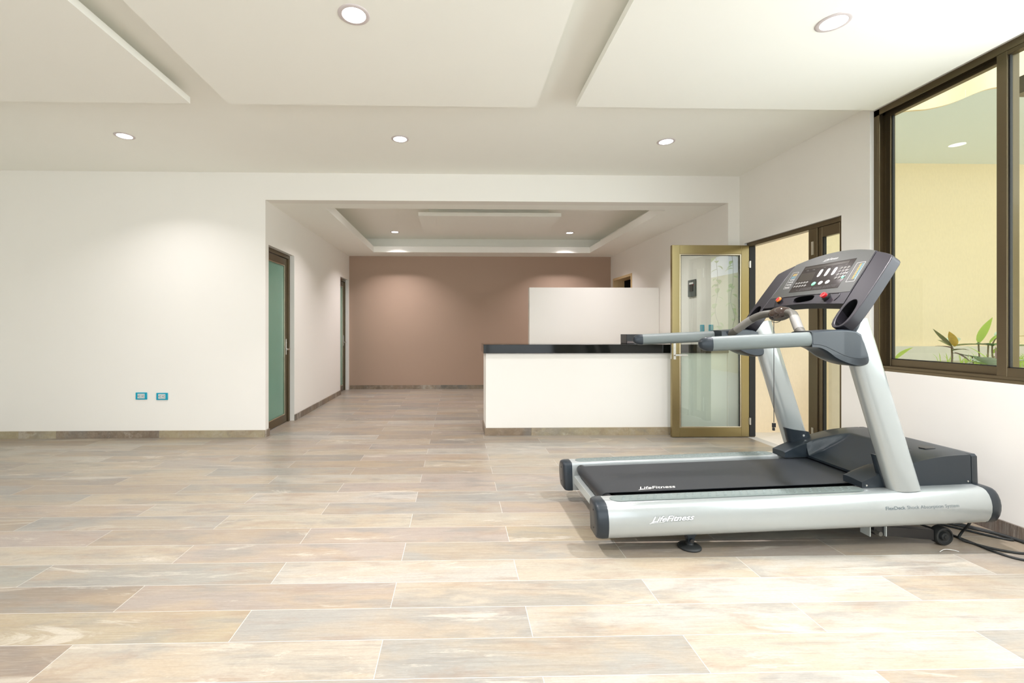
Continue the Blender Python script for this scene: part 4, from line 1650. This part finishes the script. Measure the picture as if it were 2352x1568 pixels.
# stop button and safety key
m = MB()
m.loft([[Fc(p[0], p[1], d) for p in ell(-.181, .197, r, r, 28)] for r, d in ((.0235, -.001), (.0235, .012), (.0215, .017))])
m.build('button_base', M['black'], console, smooth=40)
m = MB()
m.loft([[Fc(p[0], p[1], d) for p in ell(-.181, .197, r, r, 28)] for r, d in ((.0165, .012), (.0175, .026), (.0165, .031), (.010, .031), (.009, .028))])
m.build('stop_button', M['red'], console, smooth=35)
m = MB()
m.loft([[Fc(p[0], p[1], d) for p in ell(.205, .200, r, r, 24)] for r, d in ((.021, -.001), (.020, .012))])
m.build('button_base', M['black'], console, smooth=40)
m = MB()
m.loft([[Fc(p[0], p[1], d) for p in ell(.205, .200, r, r, 24)] for r, d in ((.0185, .010), (.0185, .020), (.014, .0215))])
sk_ = m.build('safety_key', M['orange'], console, smooth=40)
m = MB()
m.loft([[Fc(p[0], p[1], d) for p in ell(.205, .200, r, r, 24)] for r, d in ((.013, .0215), (.012, .024))])
m.build('key_face', M['red'], sk_, smooth=40)

# side arms with cup holders
for side in (-1, 1):
    op = [(.334, .1475), (.332, .115), (.331, .075), (.3345, .035), (.345, .003), (.362, -.014), (.385, -.021), (.410, -.018), (.430, -.004), (.4435, .025), (.449, .06), (.451, .15), (.4485, .25), (.444, .35), (.4385, .430), (.4335, .4475), (.422, .4600), (.400, .4715), (.370, .4850), (.335, .498), (.3075, .5095)]
    cup = ell(.3885, .080, .0395, .0860, 32, math.radians(2), 2.3)
    op = [(v * side, s) for v, s in op]
    cp = [(v * side, s) for v, s in cup]
    m = MB()
    plate(m, op, [cp], 0, -.058)
    armo = m.build('console_arm', M['slate2'], console, smooth=30, bevel=.004)
    m = MB()
    bot = [(p[0], .080 + (p[1] - .080) * .8 - .012) for p in cp]
    m.loft([[Fc(p[0], p[1], -.002) for p in cp], [Fc(p[0], p[1], -.054) for p in bot]], True, False)
    m.add([Fc(p[0], p[1], -.054) for p in bot], [tuple(range(len(bot)))])
    m.build('cup_holder', M['matblack'], console, smooth=50)
    # underside socket that joins the arm to the upright
    m = MB()
    low = [(p[0], p[1]) for p in ell(.390 * side, .060, .050, .070, 24, 0, 2.5)]
    m.loft([[Fc(p[0], p[1], -.0565) for p in low], [tuple(Vector(Fc(.390 * side + (p[0] - .390 * side) * .85, p[1] * .8 + .0, -.050)) + Vector((.0, 0, -.045))) for p in low]])
    m.build('arm_socket', M['slate'], console, smooth=40)
# back shell
m = MB()
bpoly = [(-.30, .17), (.30, .17), (.29, .44), (.15, .52), (-.15, .52), (-.29, .44)]
m.loft([[Fc(v, s, -.050) for v, s in bpoly], [Fc(v * .9, .34 + (s - .34) * .8, -.085) for v, s in bpoly]])
m.build('back_shell', M['slate'], console, smooth=30, bevel=.006)

# cross bar with grips and centre pod
pts = [(1.13, -.425, 1.012), (1.145, -.365, 1.022), (1.165, -.29, 1.062), (1.205, -.205, 1.125), (1.240, -.14, 1.158), (1.262, -.07, 1.166), (1.268, 0, 1.168),
       (1.262, .07, 1.166), (1.240, .14, 1.158), (1.205, .205, 1.125), (1.165, .29, 1.062), (1.145, .365, 1.022), (1.13, .425, 1.012)]
pts = smooth_path([T(*p) for p in pts], 6)
m = MB().tube(pts, .0240, 16)
bar_o = m.build('crossbar', M['bargrey'], tread, smooth=60)
m = MB()
rings = []
c = Vector(T(1.268, 0, 1.160))
ax = Vector((-.80, -.12, .58)).normalized()     # the pod looks up at the runner
bx_ = Vector((.58, 0, .80)).normalized()
for k in range(-6, 7):
    a = k / 6 * math.pi / 2
    r = math.cos(a)
    ring = []
    for j in range(28):
        t_ = 2 * math.pi * j / 28
        ring.append(tuple(c + Vector((0, .098 * r * math.cos(t_), 0)) + bx_ * (.050 * r * math.sin(t_)) + ax * (.030 * math.sin(a))))
    rings.append(ring)
m.loft(rings)
pod = m.build('pod_shell', M['bargrey'], bar_o, smooth=70)
m = MB()
rings = []
for k in range(0, 7):
    a = k / 6 * math.pi / 2
    r = math.cos(a)
    rings.append([tuple(c + Vector((0, .089 * max(r, .02) * math.cos(2 * math.pi * j / 28), 0)) + bx_ * (.045 * max(r, .02) * math.sin(2 * math.pi * j / 28)) + ax * (.013 + .030 * math.sin(a))) for j in range(28)])
m.loft(rings)
m.build('pod_lens', mat('smoked_gloss_plastic', (.030, .018, .015), .06, coat=.8), bar_o, smooth=70)
for side in (-1, 1):
    m = MB()
    seg = pts[12:20] if side < 0 else pts[-20:-12]
    m.tube(seg, .0250, 16)
    m.build('pulse_grip', mat('grip_plate', (.21, .205, .19), .4), bar_o, smooth=60)

# safety cord hanging from the orange key
k0 = Vector(Fc(.205, .200, .022))
m = MB()
pts = smooth_path([tuple(k0), tuple(k0 + Vector((-.018, .004, -.035))), tuple(k0 + Vector((-.024, .004, -.12))), tuple(k0 + Vector((-.024, .004, -.40))), tuple(k0 + Vector((-.024, .004, -.83)))], 6)
m.tube(pts, .0022, 8)
cord = m.build('safety_cord', M['black'], tread)
e = Vector(pts[-1])
m = MB()
m.box(e[0] - .011, e[0] + .011, e[1] - .005, e[1] + .005, e[2] - .032, e[2] - .004)
m.box(e[0] - .008, e[0] + .004, e[1] - .006, e[1] + .006, e[2] - .054, e[2] - .034)
m.build('clip', M['black'], cord, bevel=.001)
m = MB()
m.tube(smooth_path([T(1.27, .05, 1.150), T(1.24, .04, 1.118), T(1.235, 0, 1.108), T(1.24, -.03, 1.116), T(1.27, -.035, 1.140)], 6), .0018, 6)
m.build('pod_wire', M['black'], bar_o)

# power cables
def cable(name, pts, r, label, group=None):
    m = MB().tube(smooth_path(pts, 8), r, 10)
    o = m.build(name, M['rubber'], smooth=60)
    return tag(o, label, 'cable', group)


cr = .0062
cable('power_cable', [(2.83, 2.43, .16), (2.835, 2.46, .10), (2.85, 2.50, .05), (2.835, 2.50, .014), (2.86, 2.46, cr), (2.90, 2.40, cr), (2.98, 2.345, cr), (3.10, 2.33, cr), (3.15, 2.28, cr), (3.155, 2.1, cr), (3.15, 1.7, cr)], cr,
      'black cable dropping from the front end of the treadmill rail to the floor')
cable('power_cable', [(2.62, 2.86, .14), (2.72, 2.80, .05), (2.80, 2.72, .012), (2.85, 2.60, cr), (2.865, 2.48, cr), (2.87, 2.37, cr), (2.90, 2.29, cr), (2.99, 2.23, cr), (3.08, 2.12, cr), (3.12, 1.9, cr), (3.12, 1.6, cr)], cr,
      'black cable lying nearest the camera on the floor right of the treadmill wheel')
cable('power_cable', [(2.60, 2.98, .13), (2.72, 2.90, .03), (2.86, 2.80, cr), (2.98, 2.66, cr), (3.06, 2.55, cr), (3.12, 2.49, cr), (3.138, 2.515, cr), (3.10, 2.60, cr), (3.00, 2.72, cr), (2.90, 2.80, .02), (2.80, 2.90, .05)], cr,
      'looped black cable folded back on the floor under the treadmill front end')
cable('power_cable', [(2.66, 3.02, .12), (2.80, 2.96, .03), (2.95, 2.82, .012), (3.07, 2.66, .010), (3.14, 2.52, .010), (3.158, 2.36, .010), (3.165, 2.0, .010), (3.165, 1.6, .010)], .0095,
      'thick black cable running along the baseboard of the right wall')
m = MB()
m.box(2.93, 3.03, 2.78, 2.82, .0005, .030)
o = m.build('plug_connector', M['rubber'], bevel=.006)
tag(o, 'black plug connector on the floor behind the treadmill rail end', 'plug')
# white cable tie snippet below the wheel
m = MB().tube(smooth_path([(2.585, 2.375, .003), (2.62, 2.385, .010), (2.66, 2.385, .008), (2.69, 2.375, .003)], 5), .0016, 6)
o = m.build('cable_tie', M['white'], smooth=60)
tag(o, 'thin white cable tie lying on the floor under the treadmill wheel', 'cable tie')
bpy.context.view_layer.update()
